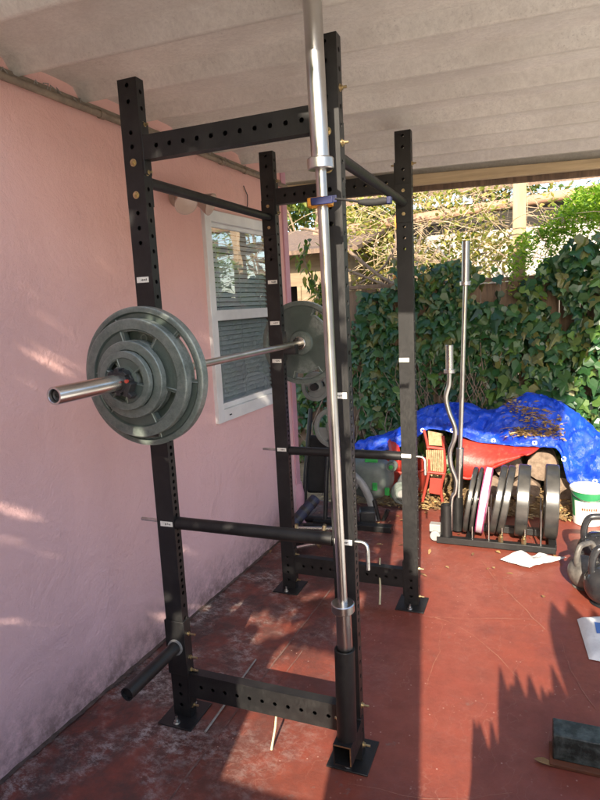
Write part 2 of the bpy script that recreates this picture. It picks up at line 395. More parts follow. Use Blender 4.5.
for pts, w in [([(.235, 1.4), (.216, .888), (.195, .317), (.177, -.14), (.17, -.6)], .011), ([(.31, 1.0), (.285, .55), (.27, .2)], .005)]:
    mb.add(*ribbon(pts, w, jit=.002))
structure(mb.build('floor_joint', 'joint', smooth=0))

M['shade_line'] = simple('dirt_and_shade', (.06, .042, .034), (.13, .085, .07), .9, 0, 30, .5, 80)  # dark ribbon at the wall foot: dirt with the shadow there painted in
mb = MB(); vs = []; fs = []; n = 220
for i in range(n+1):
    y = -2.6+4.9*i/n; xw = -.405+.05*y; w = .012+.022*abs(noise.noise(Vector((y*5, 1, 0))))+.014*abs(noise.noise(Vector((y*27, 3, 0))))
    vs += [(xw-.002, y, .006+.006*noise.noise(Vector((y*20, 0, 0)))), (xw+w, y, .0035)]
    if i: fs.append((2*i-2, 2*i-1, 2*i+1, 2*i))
mb.add(vs, fs); structure(mb.build('dirt_shade_edge', 'shade_line', smooth=60))
# ------------------------------------------------------------------ pink house wall (local: +X out of the wall, +Y along it)
WA = math.atan(-.05)
house = thing('house_wall', (-.405, 0, 0), 'pink stucco house wall with a white sash window on the left', 'wall', rotz=WA, local=True)
WM = Matrix.Translation((-.405, 0, 0)) @ Matrix.Rotation(WA, 4, 'Z'); WI = WM.inverted()
def wallpt(u, v):
    d = (WI.to_3x3() @ ray(u, v)); c = WI @ CAM; return c+d*(-c.x/d.x)
WE = wallpt(291, 345).y                        # far end of the wall
y0, y1, z0, z1 = wallpt(203, 215).y, wallpt(203, 215).y+.80, .955, 2.045
wtop = 2.62
mb = MB()
# the wall face as a sheet with the window opening, plus its thickness at the free end
def quad(p): mb.add([(0, p[0], p[1]), (0, p[2], p[1]), (0, p[2], p[3]), (0, p[0], p[3])], [(0, 1, 2, 3)])
for p in [(-4, -.1, y0, wtop), (y1, -.1, WE, wtop), (y0, -.1, y1, z0), (y0, z1, y1, wtop)]: quad(p)
mb.add([(0, WE, -.1), (-.16, WE, -.1), (-.16, WE, wtop), (0, WE, wtop), (0, y0, z0), (-.16, y0, z0), (-.16, y1, z0), (0, y1, z0), (0, y0, z1), (-.16, y0, z1), (-.16, y1, z1), (0, y1, z1),
        (-.16, -4, -.1), (-.16, -4, wtop)],
       [(0, 1, 2, 3), (4, 5, 6, 7), (8, 11, 10, 9), (4, 8, 9, 5), (7, 6, 10, 11), (1, 12, 13, 2)])
mb.build('wall', 'wall', house, smooth=0, fix=False)
mb = MB(); mb.span((-.02, WE-.045, .30), (.012, WE+.02, wtop)); mb.build('corner_trim', 'trim_pink', house, bevel=.002)
mb = MB(); mb.lathe([(.0, .30), (.05, .30), (.065, .22), (.06, .10), (.075, -.02)], (-.03, WE+.01, 0), (0, 0, 1), 20); mb.build('corner_plinth', 'trim_pink', house)
# window
win = MB(); fw = .058
for a, b in [((-.03, y0-.02, z0-.02), (.022, y0+fw-.02, z1+.02)), ((-.03, y1-fw+.02, z0-.02), (.022, y1+.02, z1+.02)),
             ((-.03, y0+fw-.02, z1-fw+.02), (.021, y1-fw+.02, z1+.02)), ((-.03, y0+fw-.02, z0-.02), (.021, y1-fw+.02, z0+fw-.01))]: win.span(a, b)
window = win.build('window', 'white_metal', house, bevel=.003)
zr = wallpt(212, 316).z
iy0, iy1, iz0, iz1 = y0+fw-.02, y1-fw+.02, z0+fw-.01, z1-fw+.02
s = MB()
s.span((-.022, iy0, zr-.028), (.012, iy1, zr+.028))
for ya, yb in ((iy0, iy0+.022), (iy1-.022, iy1)):
    s.span((-.024, ya, iz0), (.004, yb, zr-.028)); s.span((-.028, ya, zr+.028), (-.006, yb, iz1))
s.span((-.024, iy0+.022, iz0), (.004, iy1-.022, iz0+.03)); s.span((-.028, iy0+.022, iz1-.022), (-.006, iy1-.022, iz1))
s.build('sash', 'white_metal', window, bevel=.002)
g = MB(); g.add([(-.016, iy0+.02, zr), (-.016, iy1-.02, zr), (-.016, iy1-.02, iz1-.02), (-.016, iy0+.02, iz1-.02)], [(0, 1, 2, 3)]); g.build('pane', 'glass', window, smooth=0)
g = MB(); g.add([(-.012, iy0+.02, iz0+.02), (-.012, iy1-.02, iz0+.02), (-.012, iy1-.02, zr-.02), (-.012, iy0+.02, zr-.02)], [(0, 1, 2, 3)]); g.build('pane', 'glass', window, smooth=0)
g = MB(); g.add([(-.003, iy0+.02, iz0+.02), (-.003, iy1-.05, iz0+.02), (-.003, iy1-.05, zr-.02), (-.003, iy0+.02, zr-.02)], [(0, 1, 2, 3)]); g.build('insect_screen', 'screen', window, smooth=0)
b = MB(); z = iz0+.005
while z < iz1:
    b.box((-.052, (iy0+iy1)/2, z), (.030, iy1-iy0-.02, .0018), (0, R(50), 0)); z += .027
for yy in (iy0+.12, (iy0+iy1)/2, iy1-.12): b.cyl((-.0385, yy, iz0), (-.0385, yy, iz1), .0012, 6)
b.build('blind', 'blind', window, smooth=0)
b = MB(); b.span((-.157, y0+.002, z0+.002), (-.15, y1-.002, z1-.002)); b.build('room_shade', 'dark', window, smooth=0)
# lower flange stain
b = MB(); b.box((.024, y0+.10, z0+.012), (.003, .022, .006)); b.box((.024, y1-.12, z0+.006), (.003, .012, .005)); b.build('chipped_paint', 'dark', window)

# security light on the wall
p = WM @ Vector((0, wallpt(173, 192).y, 2.085))
sl = thing('security_light', p, 'cream twin floodlight fixed high on the pink wall behind a pull-up tube', 'lamp')
nw = (WM.to_3x3() @ Vector((1, 0, 0))).normalized(); aw = (WM.to_3x3() @ Vector((0, 1, 0))).normalized()
mb = MB(); mb.cyl(p, p+nw*.03, .042, 28, ch=.004); mb.build('wall_plate', 'lamp_body', sl)
for k, (dy, dd) in enumerate(((-.07, Vector((.55, -.45, -.55))), (.10, Vector((.65, .1, -.30))))):
    a = p+nw*.03; e = p+nw*.075+aw*dy*.7; dd.normalize()
    mb = MB(); mb.tube([a, a+nw*.03+aw*dy*.15, e], .011, 10); mb.build('arm', 'lamp_body', sl)
    mb = MB(); mb.lathe([(.022, -.02), (.028, .02), (.034, .06), (.052, .10), (.054, .108)], e-dd*.02, dd, 28); h = mb.build('lamp_head', 'lamp_body', sl)
    mb = MB(); mb.lathe([(0, .118), (.03, .116), (.049, .108)], e-dd*.02, dd, 28); mb.build('lens', 'lamp_glass', h)

# ------------------------------------------------------------------ patio roof
rd = Vector((1, -.025, 0)).normalized(); rp = Vector((.025, 1, 0)).normalized()
def CZ(x): return 2.405-.028*(x+.39)
roof = thing('patio_roof', (0, 0, 2.4), 'weathered pale ribbed patio roof panels overhead', 'roof')
prof = []; PW = .31; ys = -.44
while ys < 2.46:
    e = min(ys+PW, 2.47)
    prof += [(ys, .004), (ys+.030, -.038), (ys+.036, -.040), (ys+.050, -.040), (ys+.056, -.036), (ys+.075, .006), (ys+.10, .012), (ys+.20, .012), (ys+.28, .009)]
    ys += PW
prof.append((2.47, 0))
mb = MB(); xs = [-.62, -.39, 0, .5, 1, 1.5, 1.6, 1.8, 1.95]; vs = []; fs = []
for x in xs:
    for (y, z) in prof: vs.append(rd*x+rp*y+Vector((0, 0, CZ(x)+z)))
for i in range(len(xs)-1):
    for j in range(len(prof)-1): a = i*len(prof)+j; fs.append((a, a+1, a+1+len(prof), a+len(prof)))
nb = len(vs); mb.add(vs, fs)
mb.add([p+Vector((0, 0, .11)) for p in vs], fs)
mb.build('roof_panel', 'ceiling', roof, smooth=50)
# beam at the far edge
def slab(a, b, w, z0, z1, mb):
    a, b = Vector(a), Vector(b); d = (b-a).normalized(); n = Vector((-d.y, d.x, 0))
    q = [a-n*w/2, b-n*w/2, b+n*w/2, a+n*w/2]
    mb.add([Vector((p.x, p.y, z0[0] if i in (0, 3) else z0[1])) for i, p in enumerate(q)]+[Vector((p.x, p.y, z1[0] if i in (0, 3) else z1[1])) for i, p in enumerate(q)],
           [(3, 2, 1, 0), (4, 5, 6, 7), (0, 1, 5, 4), (1, 2, 6, 5), (2, 3, 7, 6), (3, 0, 4, 7)])
yb = 2.30
mb = MB(); slab((-.6, yb+.015, 0), (1.95, yb-.03, 0), .045, (2.312, 2.243), (2.394, 2.292), mb); mb.build('beam', 'beam_wood', roof, bevel=.003)
mb = MB(); slab((-.6, yb+.075, 0), (1.95, yb+.03, 0), .04, (2.285, 2.212), (2.345, 2.272), mb); mb.build('fascia_board', 'wood', roof, bevel=.003)
# conduit along the top of the wall
a, b = WM @ Vector((.022, -1.2, 2.352)), WM @ Vector((.022, WE, 2.318))
cn = thing('conduit', a, 'thin grime-covered conduit running along the top of the pink wall', 'pipe')
mb = MB(); mb.cyl(a, b, .013, 14); mb.build('pipe', 'conduit', cn)
mb = MB(); mb.box((a+b)/2-nw*.018+Vector((0, 0, .016)), (.012, (b-a).length, .035), Euler((math.atan2(b.z-a.z, (b-a).length), 0, WA))); mb.build('wall_batten', 'conduit', cn)
for t in (.32, .47, .56, .66, .75, .83):
    q = a.lerp(b, t); mb = MB(); mb.pipe(q-aw*.012, q+aw*.012, .0165, .0128, 14)
    mb.build('clip', 'conduit', cn)
mb = MB()
for k in range(26):
    q = a.lerp(b, rnd(.3, .95))+Vector((0, 0, .015)); mb.tube([q, q+Vector((rnd(-.005, .01), rnd(-.02, .02), rnd(.0, .02))), q+Vector((rnd(-.01, .01), rnd(-.04, .04), rnd(-.005, .015)))], .0022, 5)
mb.build('cobweb_debris', 'grey_stick', cn)['kind'] = 'stuff'
# loose cable on the wall above the window
p0 = WM @ wallpt(242, 186); p1 = WM @ wallpt(245, 211)
mb = MB(); mb.tube([p0+nw*.01, p0.lerp(p1, .35)+nw*.012+aw*.03, p0.lerp(p1, .7)+nw*.012+aw*.02, p1+nw*.01], .003, 6)
tag(mb.build('loose_cable', 'black_plastic', loc=p1), 'thin dark cable hanging down the pink wall above the window', 'cable')

# ------------------------------------------------------------------ power rack
SX, SY, H, D, W = .0366, .0202, 2.306, .6792, 1.083
rack = thing('power_rack', (D/2, W/2, 0), 'tall black steel power rack bolted to the red floor', 'power rack')
def plate_face(mb, o, ex, ez, hw, zs, r, ztop, inn, zbot=0):
    """a strip of width 2*hw from zbot to ztop with round holes at heights zs, and a short wall inside every hole"""
    o, ex, ez, inn = Vector(o), Vector(ex), Vector(ez), Vector(inn); S = 12; c = min(hw*.98, r*1.5); prev = zbot
    Pt = lambda x, z: o+ex*x+ez*z
    sq = []
    for k in range(S):
        a = 2*PI*(k+.5)/S; cx, sz = math.cos(a), math.sin(a); m = max(abs(cx), abs(sz)); sq.append((cx/m*c, sz/m*c, cx*r, sz*r))
    for z in sorted(zs):
        mb.add([Pt(-hw, prev), Pt(hw, prev), Pt(hw, z-c), Pt(-hw, z-c)], [(0, 1, 2, 3)])
        mb.add([Pt(-hw, z-c), Pt(-c, z-c), Pt(-c, z+c), Pt(-hw, z+c)], [(0, 1, 2, 3)])
        mb.add([Pt(c, z-c), Pt(hw, z-c), Pt(hw, z+c), Pt(c, z+c)], [(0, 1, 2, 3)])
        vs = []; fs = []
        for q in sq: vs += [Pt(q[0], z+q[1]), Pt(q[2], z+q[3]), Pt(q[2], z+q[3])+inn*.003]
        for k in range(S):
            l = (k+1) % S; fs += [(3*k, 3*l, 3*l+1, 3*k+1), (3*k+1, 3*l+1, 3*l+2, 3*k+2)]
        mb.add(vs, fs)
        # square corners of the cell
        for sx_ in (-1, 1):
            for sz_ in (-1, 1):
                cand = [q for q in sq if q[0]*sx_ > 0 and q[1]*sz_ > 0]
                e1 = [q for q in cand if abs(abs(q[0])-c) < 1e-6]; e2 = [q for q in cand if abs(abs(q[1])-c) < 1e-6]
                if e1 and e2:
                    q1 = max(e1, key=lambda q: abs(q[1])); q2 = max(e2, key=lambda q: abs(q[0]))
                    if q1 is not q2: mb.add([Pt(q1[0], z+q1[1]), Pt(c*sx_, z+c*sz_), Pt(q2[0], z+q2[1])], [(0, 1, 2)])
        prev = z+c
    mb.add([Pt(-hw, prev), Pt(hw, prev), Pt(hw, ztop), Pt(-hw, ztop)], [(0, 1, 2, 3)])
def hole_heights():
    zs = []; z = .055
    while z < H-.02:
        zs.append(z); z += .0254 if .50 < z < 1.28 else .0508
    return zs
HZ = hole_heights()
def upright(x, y):
    mb = MB()
    for sx_ in (-1, 1):
        plate_face(mb, (x+sx_*SX, y, 0), (0, 1, 0), (0, 0, 1), SY, HZ, .0075, H, (-sx_, 0, 0), .006)
    front = [.055, .10, .14, .19, 1.786, 1.835, 1.884, 2.095, 2.139, 2.235, 2.285]
    for sy_ in (-1, 1):
        plate_face(mb, (x, y+sy_*SY, 0), (1, 0, 0), (0, 0, 1), SX, front, .0075, H, (0, -sy_, 0), .006)
    mb.span((x-SX+.0005, y-SY+.0005, H-.004), (x+SX-.0005, y+SY-.0005, H-.001))
    o = mb.build('upright', 'black', rack, smooth=0, fix=False)
    mb = MB(); mb.span((x-.0725, y-.0815, .0005), (x+.0725, y+.0815, .0065)); bp = mb.build('base_plate', 'black', rack, bevel=.0015)
    for dy in (-.060, .060):
        mb = MB(); q = Vector((x, y+dy, .0065)); mb.cyl(q, q+Vector((0, 0, .002)), .013, 18); mb.cyl(q+Vector((0, 0, .002)), q+Vector((0, 0, .011)), .010, 6); mb.cyl(q+Vector((0, 0, .011)), q+Vector((0, 0, .026)), .0055, 10)
        mb.build('anchor_bolt', 'zinc', bp)
    return o
for x in (0, D):
    for y in (0, W): upright(x, y)
def crossmember(y, zb, h, hol=True, dep=.019):
    mb = MB(); x0_, x1_ = SX+.006, D-SX-.006
    for sy_ in (-1, 1):
        zs = [x0_+.05+k*.0508 for k in range(int((x1_-x0_-.06)/.0508)+1)]
        plate_face(mb, (0, y+sy_*dep, zb+h/2), (0, 0, 1), (1, 0, 0), h/2, zs, .0078, x1_, (0, -sy_, 0), x0_)
    for zz in (zb, zb+h): mb.add([(x0_, y-dep, zz), (x1_, y-dep, zz), (x1_, y+dep, zz), (x0_, y+dep, zz)], [(0, 1, 2, 3)])
    mb.build('crossmember', 'black', rack, smooth=0, fix=False)
    for xx in (SX+.003, D-SX-.003): mb = MB(); mb.span((xx-.0028, y-SY, zb-.045), (xx+.0028, y+SY, zb+h+.045)); mb.build('end_flange', 'black', rack, bevel=.001)
for y in (0, W):
    crossmember(y, 2.050, .076); crossmember(y, .096, .098)
# pull-up tubes along both sides
for x in (0, D):
    mb = MB(); mb.cyl((x, SY+.006, 1.993), (x, W-SY-.006, 1.993), .0185, 24); mb.build('pull_up_bar', 'black', rack)
    for y in (SY+.003, W-SY-.003): mb = MB(); mb.span((x-SX, y-.0028, 1.905), (x+SX, y+.0028, 2.075)); mb.build('end_flange', 'black', rack, bevel=.001)
def bolt(p, d, mat='brass', L=.016, r=.0085):
    p, d = Vector(p), Vector(d); mb = MB()
    mb.cyl(p, p+d*.0018, r*1.45, 18); mb.cyl(p+d*.0018, p+d*.008, r, 6); mb.cyl(p+d*.008, p+d*L, r*.52, 10)
    mb.build('bolt', mat, rack)
for x in (0, D):
    for y in (0, W):
        for z in (2.045, 1.942): bolt((x, y-SY, z), (0, -1, 0), L=.011)
        for z in (2.163, 2.013): bolt((x+SX, y, z), (1, 0, 0), L=.020, r=.0075)
        for z in (.201, .05): bolt((x+SX, y, z), (1, 0, 0), L=.026, r=.0075)
        
        if x: bolt((x-SX, y, 2.163), (-1, 0, 0), L=.022)
for z in (.348, .252, .198): bolt((SX+.003, 0, z), (1, 0, 0), L=.034, r=.008)
# storage peg on the foot of the left upright, with its channel bracket
mb = MB()
mb.span((-SX-.005, -SY-.006, .185), (SX+.005, -SY-.0005, .405)); mb.span((-SX-.005, -SY-.0005, .185), (-SX-.0005, SY, .405)); mb.span((SX+.0005, -SY-.0005, .185), (SX+.005, SY, .405))
mb.build('peg_bracket', 'black', rack, bevel=.001)
mb = MB(); mb.pipe((0, -SY-.006, .300), (0, -.318, .303), .0235, .0195, 32); mb.cyl((0, -.308, .3029), (0, -.30, .3028), .0196, 28); pg = mb.build('storage_peg', 'black', rack)
mb = MB(); mb.pipe((0, -SY-.006, .300), (0, -SY-.012, .300), .031, .0236, 28); mb.build('weld_bead', 'grey_plastic', pg)
# j cups on the wall-side uprights, inside the rack
for y in (0, W):
    mb = MB(); mb.span((SX+.0006, y-SY-.004, 1.27), (SX+.006, y+SY+.004, 1.42)); mb.span((SX+.006, y-SY, 1.302), (SX+.072, y+SY, 1.312)); mb.span((SX+.066, y-SY, 1.312), (SX+.072, y+SY, 1.352))
    jc = mb.build('bar_cup', 'black', rack, bevel=.001)
    mb = MB(); mb.span((SX+.006, y-SY, 1.312), (SX+.066, y+SY, 1.3345)); mb.build('cup_liner', 'black_plastic', jc)
# bar holder bolted to the near-right foot
bh = MB(); bh.pipe((.694, -.105, .155), (.6975, -.105, .468), .0325, .0262, 32); bh.cyl((.694, -.105, .1555), (.694, -.105, .16), .0265, 24)
bho = bh.build('bar_holder', 'black', rack)
mb = MB(); o_, t_ = .03, .004; cz, cx = .118, .690; ya, yb2 = -.150, -SY-.0005
for a, b in [((cx-o_, ya, cz-.036), (cx-o_+t_, yb2, cz+.036)), ((cx+o_-t_, ya, cz-.036), (cx+o_, yb2, cz+.036)), ((cx-o_+t_, ya, cz+.032), (cx+o_-t_, yb2, cz+.036)), ((cx-o_+t_, ya, cz-.036), (cx+o_-t_, yb2, cz-.032))]: mb.span(a, b)
mb.build('socket', 'black', bho)
mb = MB(); mb.pipe((cx, ya-.001, cz), (cx, ya-.0001, cz), .0385, .0355, 4)
for a, b in [((cx-o_, ya-.0012, cz+.0322), (cx+o_, ya-.0002, cz+.0365)), ((cx+o_-.0042, ya-.0012, cz-.03), (cx+o_, ya-.0002, cz+.032))]: mb.span(a, b)
mb.v = mb.v[16:]; mb.f = [tuple(i-16 for i in f) for f in mb.f if min(f) >= 16]
mb.build('socket_lip', 'brass', bho)
bolt((.690, -.06, .10), (0, 0, 0)) if False else None
mb = MB(); mb.span((D-SX-.002, -SY-.008, .01), (D+SX+.004, -SY-.0006, .165)); mb.build('holder_tab', 'black', rack, bevel=.001)
bolt((.682, -SY-.008, .052), (0, -1, 0), L=.012); bolt((D-SX-.0005, -.03, .155), (-1, 0, 0), L=.014)
# number stickers
def sticker(x, y, z, w=.027, h=.019):
    mb = MB(); mb.span((x-w, y-.0012, z-h/2), (x+w, y-.0004, z+h/2)); st = mb.build('height_sticker', 'sticker', rack, smooth=0)
    mb = MB(); q = x-.006
    for k in range(5): mb.span((q, y-.0018, z-.003+rnd(-.0015, .0015)), (q+.003, y-.0013, z+.001+rnd(0, .003))); q += .005
    mb.build('print', 'ink', st, smooth=0)
sticker(-.004, -SY, 1.664, .024); sticker(.004, -SY, .787, .026)
for z in (1.674, 1.466, 1.27, .795): sticker(.001, W-SY, z, .026)
for z in (1.268, .794): sticker(D-.012, W-SY, z, .024)
for z in (.79, 1.27): sticker(D, -SY, z, .03)

# safety pins
for y, lab in ((-.0, 'black pin-pipe safety bar across the near side of the rack'), (W, 'black pin-pipe safety bar across the far side of the rack')):
    t = thing('safety_bar', (D/2, y, .787), lab, 'safety bar', 'pin-pipe safety bars of the rack')
    mb = MB(); mb.pipe((SX+.004, y, .787), (D-SX-.004, y, .787), .0225, .0165, 28); mb.build('pipe', 'black', t)
    pts = [(-.118, y, .789), (.2, y, .788), (D+.055, y, .787)]+[(D+.055+.022*math.sin(a), y-.022*(1-math.cos(a))*.3, .787-.022*(1-math.cos(a))) for a in (R(30), R(60), R(90))]+[(D+.078, y-.012, .70)]
    mb = MB(); mb.tube(pts, .0065, 14); mb.build('pin', 'zinc', t)

# ------------------------------------------------------------------ barbells
def barbell_mesh(root, P, dirv, mats=('bar_steel', 'chrome'), shaft_r=.0145, hl=.655):
    P, d = Vector(P), Vector(dirv).normalized()
    mb = MB(); mb.cyl(P-d*hl, P+d*hl, shaft_r, 24); mb.build('shaft', mats[0], root)
    for s_ in (-1, 1):
        e = d*s_; a = P+e*hl
        mb = MB(); mb.lathe([(.0145, 0), (.034, .0005), (.0365, .003), (.0365, .027), (.034, .030), (.025, .0302)], a, e, 40); mb.build('collar_ring', mats[1], root)
        mb = MB(); mb.lathe([(.0247, .03), (.0247, .442), (.0236, .445), (.019, .445), (.018, .4435), (.018, .425), (0, .424)], a, e, 40); sv = mb.build('sleeve', mats[1], root)
        mb = MB(); mb.lathe([(0, .0), (.0155, 0), (.0155, .008), (.012, .010), (.006, .010), (.006, .006), (0, .006)], a+e*.4242, e, 28); mb.build('end_cap', 'black_plastic', sv)
XB, YC, ZB = .0732, .5415, 1.349
bar = thing('barbell', (XB, YC, ZB), 'barbell racked across the wall-side uprights carrying grey plates', 'barbell')
barbell_mesh(bar, (XB, YC, ZB), (0, 1, 0))
top, low = atY(320.5, 164, -.155), Vector((.6975, -.105, .612))
dv = (top-low).normalized(); mid = (top+low)/2; half = (top-low).length/2
vb = thing('barbell', low-dv*.43, 'barbell standing upright in the tube holder at the near right upright', 'barbell')
barbell_mesh(vb, mid, dv, ('steel', 'steel'), .0150, half-.015)

def weight_plate(name, R0, T, y, sgn, label, group, mat='iron', slots=3, rot=0, web=.42, hubr=.05, slot=(.46, .74), slotw=46):
    """round iron plate, axis along Y; local frame, thing placed at its bore"""
    root = thing(name, (XB, y, ZB), label, 'weight plate', group)
    n = 120; hr = .0255
    rad = [hr, hr+.002, hubr-.004, hubr, hubr+.006, R0*slot[0], R0*slot[1], R0*(slot[1]+.015), R0*(slot[1]+.04), R0*.955, R0*.985, R0]
    hh = [.46, .5, .5, .47, web, web, web, web, .5, .5, .47, .40]
    rad = [rad[0]]+[max(rad[i], rad[i-1]+.0012) for i in range(1, len(rad))] if False else rad
    for i in range(1, len(rad)):
        if rad[i] <= rad[i-1]: rad[i] = rad[i-1]+.001
    m = len(rad); vs = []; fs = []
    hole = lambda i, k: k == 5 and any(abs(((i+.5)/n*360-rot-s*360/slots+180) % 360-180) < slotw/2 for s in range(slots))
    for i in range(n):
        a = 2*PI*i/n; ca, sa = math.cos(a), math.sin(a)
        for sd in (1, -1): vs += [(rad[k]*ca, sd*hh[k]*T, rad[k]*sa) for k in range(m)]
    idx = lambda i, sd, k: (i % n)*2*m+(0 if sd > 0 else m)+k
    for i in range(n):
        for k in range(m-1):
            if hole(i, k):
                if not hole(i-1, k): fs.append((idx(i, 1, k), idx(i, 1, k+1), idx(i, -1, k+1), idx(i, -1, k)))
                if not hole(i+1, k): fs.append((idx(i+1, 1, k+1), idx(i+1, 1, k), idx(i+1, -1, k), idx(i+1, -1, k+1)))
                fs.append((idx(i, 1, k), idx(i, -1, k), idx(i+1, -1, k), idx(i+1, 1, k))); fs.append((idx(i, 1, k+1), idx(i+1, 1, k+1), idx(i+1, -1, k+1), idx(i, -1, k+1)))
                continue
            for sd in (1, -1): fs.append((idx(i, sd, k), idx(i+1, sd, k), idx(i+1, sd, k+1), idx(i, sd, k+1)))
        for k in (0, m-1): fs.append((idx(i, 1, k), idx(i+1, 1, k), idx(i+1, -1, k), idx(i, -1, k)))
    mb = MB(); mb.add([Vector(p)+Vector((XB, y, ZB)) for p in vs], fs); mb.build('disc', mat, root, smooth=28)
    # raised grip lips round the slots
    for s_ in range(slots):
        c = R(rot+s_*360/slots); w = R(slotw/2+3); pts = []
        r1, r2 = R0*(slot[0]-.03), R0*(slot[1]+.03)
        for k in range(9): a = c-w+2*w*k/8; pts.append((r2*math.cos(a), r2*math.sin(a)))
        for k in range(9): a = c+w-2*w*k/8; pts.append((r1*math.cos(a), r1*math.sin(a)))
        for sd in (1, -1): mb = MB(); mb.tube([(XB+p[0], y+sd*web*T, ZB+p[1]) for p in pts], T*.09, 6, True); mb.build('grip_lip', mat, root)
    if R0 > .15:
        q = Vector((math.cos(R(rot+62))*R0*.56, 0, math.sin(R(rot+62))*R0*.56))
        mb = MB(); mb.lathe([(R0*.055, 0), (R0*.055, T*.05), (R0*.04, T*.05), (R0*.04, 0)], Vector((XB, y+sgn*(web*T-.0003), ZB))+q, (0, sgn, 0), 20, True); mb.build('cast_ring', mat, root)
    return root
y = YC-.655-.030+.0005
G = 'plates on the racked barbell'
SEQ = [('weight_plate', .225, .036, 'largest grey grip plate at the back of the near stack on the bar', 20, .50), ('weight_plate', .189, .036, 'second grey grip plate of the near stack, just smaller than the largest', 80, .54),
       ('weight_plate', .121, .028, 'medium grey plate third in the near stack on the bar', 35, .55), ('weight_plate', .092, .022, 'smallest grey plate at the front of the near stack beside the black collar', 10, .5)]
for nm, r0, T, lab, rot, hb in SEQ:
    y -= T/2+.0006; weight_plate(nm, r0, T, y, -1, lab, G, rot=rot, slot=(.80, .885) if r0 > .2 else (.645, .79) if r0 > .15 else (.46, .74), web=.30 if r0 > .15 else .36, hubr=.062 if r0 > .2 else .055 if r0 > .15 else .042, slotw=44 if r0 > .2 else 46 if r0 > .15 else 40); y -= T/2+.0006
ycl = y
yf = YC+.655+.030+.019
weight_plate('weight_plate', .225, .036, yf, 1, 'large grey grip plate on the far end of the racked barbell', G, rot=40, web=.30, hubr=.062, slot=(.74, .86))
# black clamp collar
cl = thing('barbell_collar', (XB, ycl-.018, ZB), 'black plastic clamp collar with red dot holding the near plates', 'collar')
mb = MB(); mb.pipe((XB, ycl-.001, ZB), (XB, ycl-.031, ZB), .0345, .0252, 10); mb.pipe((XB, ycl-.006, ZB), (XB, ycl-.014, ZB), .040, .030, 20)
for a in range(0, 360, 45):
    q = Vector((math.cos(R(a)), 0, math.sin(R(a)))); mb.box(Vector((XB, ycl-.017, ZB))+q*.036, (.010, .030, .016), Euler((0, R(-a), 0)))
mb.build('ring', 'black_plastic', cl, bevel=.0012)
mb = MB(); q0 = Vector((XB+.034, ycl-.018, ZB-.022)); mb.box(q0, (.016, .032, .046), Euler((0, R(25), 0))); mb.box(q0+Vector((.004, -.002, -.018)), (.02, .026, .014), Euler((0, R(45), 0))); lv = mb.build('lever', 'black_plastic', cl, bevel=.002)
mb = MB(); mb.cyl((XB+.037, ycl-.030, ZB+.004), (XB+.037, ycl-.0375, ZB+.004), .0055, 16); mb.build('dot', 'red_dot', lv)
# strap clamp on the standing bar
q = low+dv*((1.828-low.z)/dv.z)
ct = thing('strap_clamp', q, 'blue and yellow strap clamp tying the standing barbell to the rack', 'clamp')
def band(mb, c, hx, hy, z0, z1, th, n=28):
    vs = []; fs = []
    for k in range(n):
        a = 2*PI*k/n; e = 3.2; ca, sa = math.cos(a), math.sin(a); m = (abs(ca)**e+abs(sa)**e)**(-1/e)
        for (rr, z) in ((0, z0), (th, z0), (th, z1), (0, z1)): vs.append((c.x+ca*m*(hx+rr), c.y+sa*m*(hy+rr), z))
    for k in range(n):
        l = (k+1) % n
        for j in range(4): fs.append((4*k+j, 4*l+j, 4*l+(j+1) % 4, 4*k+(j+1) % 4))
    mb.add(vs, fs)
mb = MB(); band(mb, q+Vector((-.006, 0, 0)), .031, .022, q.z-.011, q.z+.011, .004); mb.build('yellow_loop', 'yellow_strap', ct)
mb = MB(); mb.span((q.x-.024, q.y-.030, q.z-.009), (q.x+.050, q.y-.0268, q.z+.010)); mb.span((q.x-.02, q.y-.034, q.z-.011), (q.x+.040, q.y-.0302, q.z+.008)); mb.build('blue_sleeve', 'blue_strap', ct, bevel=.002)
mb = MB(); mb.tube([(q.x+.045, q.y-.028, q.z), (q.x+.07, q.y-.02, q.z-.004), (q.x+.105, q.y+.0, q.z-.010)], .0055, 10, flat=.6); mb.tube([(q.x+.10, q.y+.0, q.z-.010), (q.x+.125, q.y+.008, q.z-.013), (q.x+.145, q.y+.012, q.z-.014), (q.x+.165, q.y+.015, q.z-.012), (q.x+.178, q.y+.016, q.z-.013)], [.006, .0105, .0095, .0105, .008], 12); mb.build('black_handle', 'matte_black', ct)
mb = MB(); mb.span((q.x+.176, q.y+.006, q.z-.022), (q.x+.188, q.y+.026, q.z-.003)); mb.build('blue_tip', 'blue_strap', ct, bevel=.002)

# ------------------------------------------------------------------ bumper plate toaster rack with two bars
TX0, TX1, TY = .685, 1.385, 1.885
tr = thing('plate_rack', (1.03, TY+.14, 0), 'low black toaster rack on the floor holding bumper plates and two bars', 'plate rack')
mb = MB(); mb.span((TX0, TY-.01, .012), (TX1, TY+.035, .052)); mb.span((TX0, TY+.26, .012), (TX1, TY+.305, .052))
for x in (TX0+.0, TX1-.04, .86): mb.span((x, TY+.0352, .014), (x+.045, TY+.2598, .05))
mb.build('base_frame', 'black', tr, bevel=.002)
mb = MB(); mb.cyl((TX0-.012, TY+.0, .05), (TX0-.012, TY+.09, .05), .032, 20); mb.span((TX0-.05, TY+.02, .07), (TX0+.02, TY+.075, .12)); mb.build('wheel_bracket', 'grey_plastic', tr, bevel=.003)
fx, fy = .742, TY+.035; bx_, by_ = .792, TY+.20
for x, y, zt in ((fx, fy, .255), (bx_, by_, .262)):
    mb = MB(); mb.pipe((x, y, .03), (x, y, zt), .036, .0275, 28); mb.build('bar_tube', 'black', tr)
seps = [1.078, 1.21]
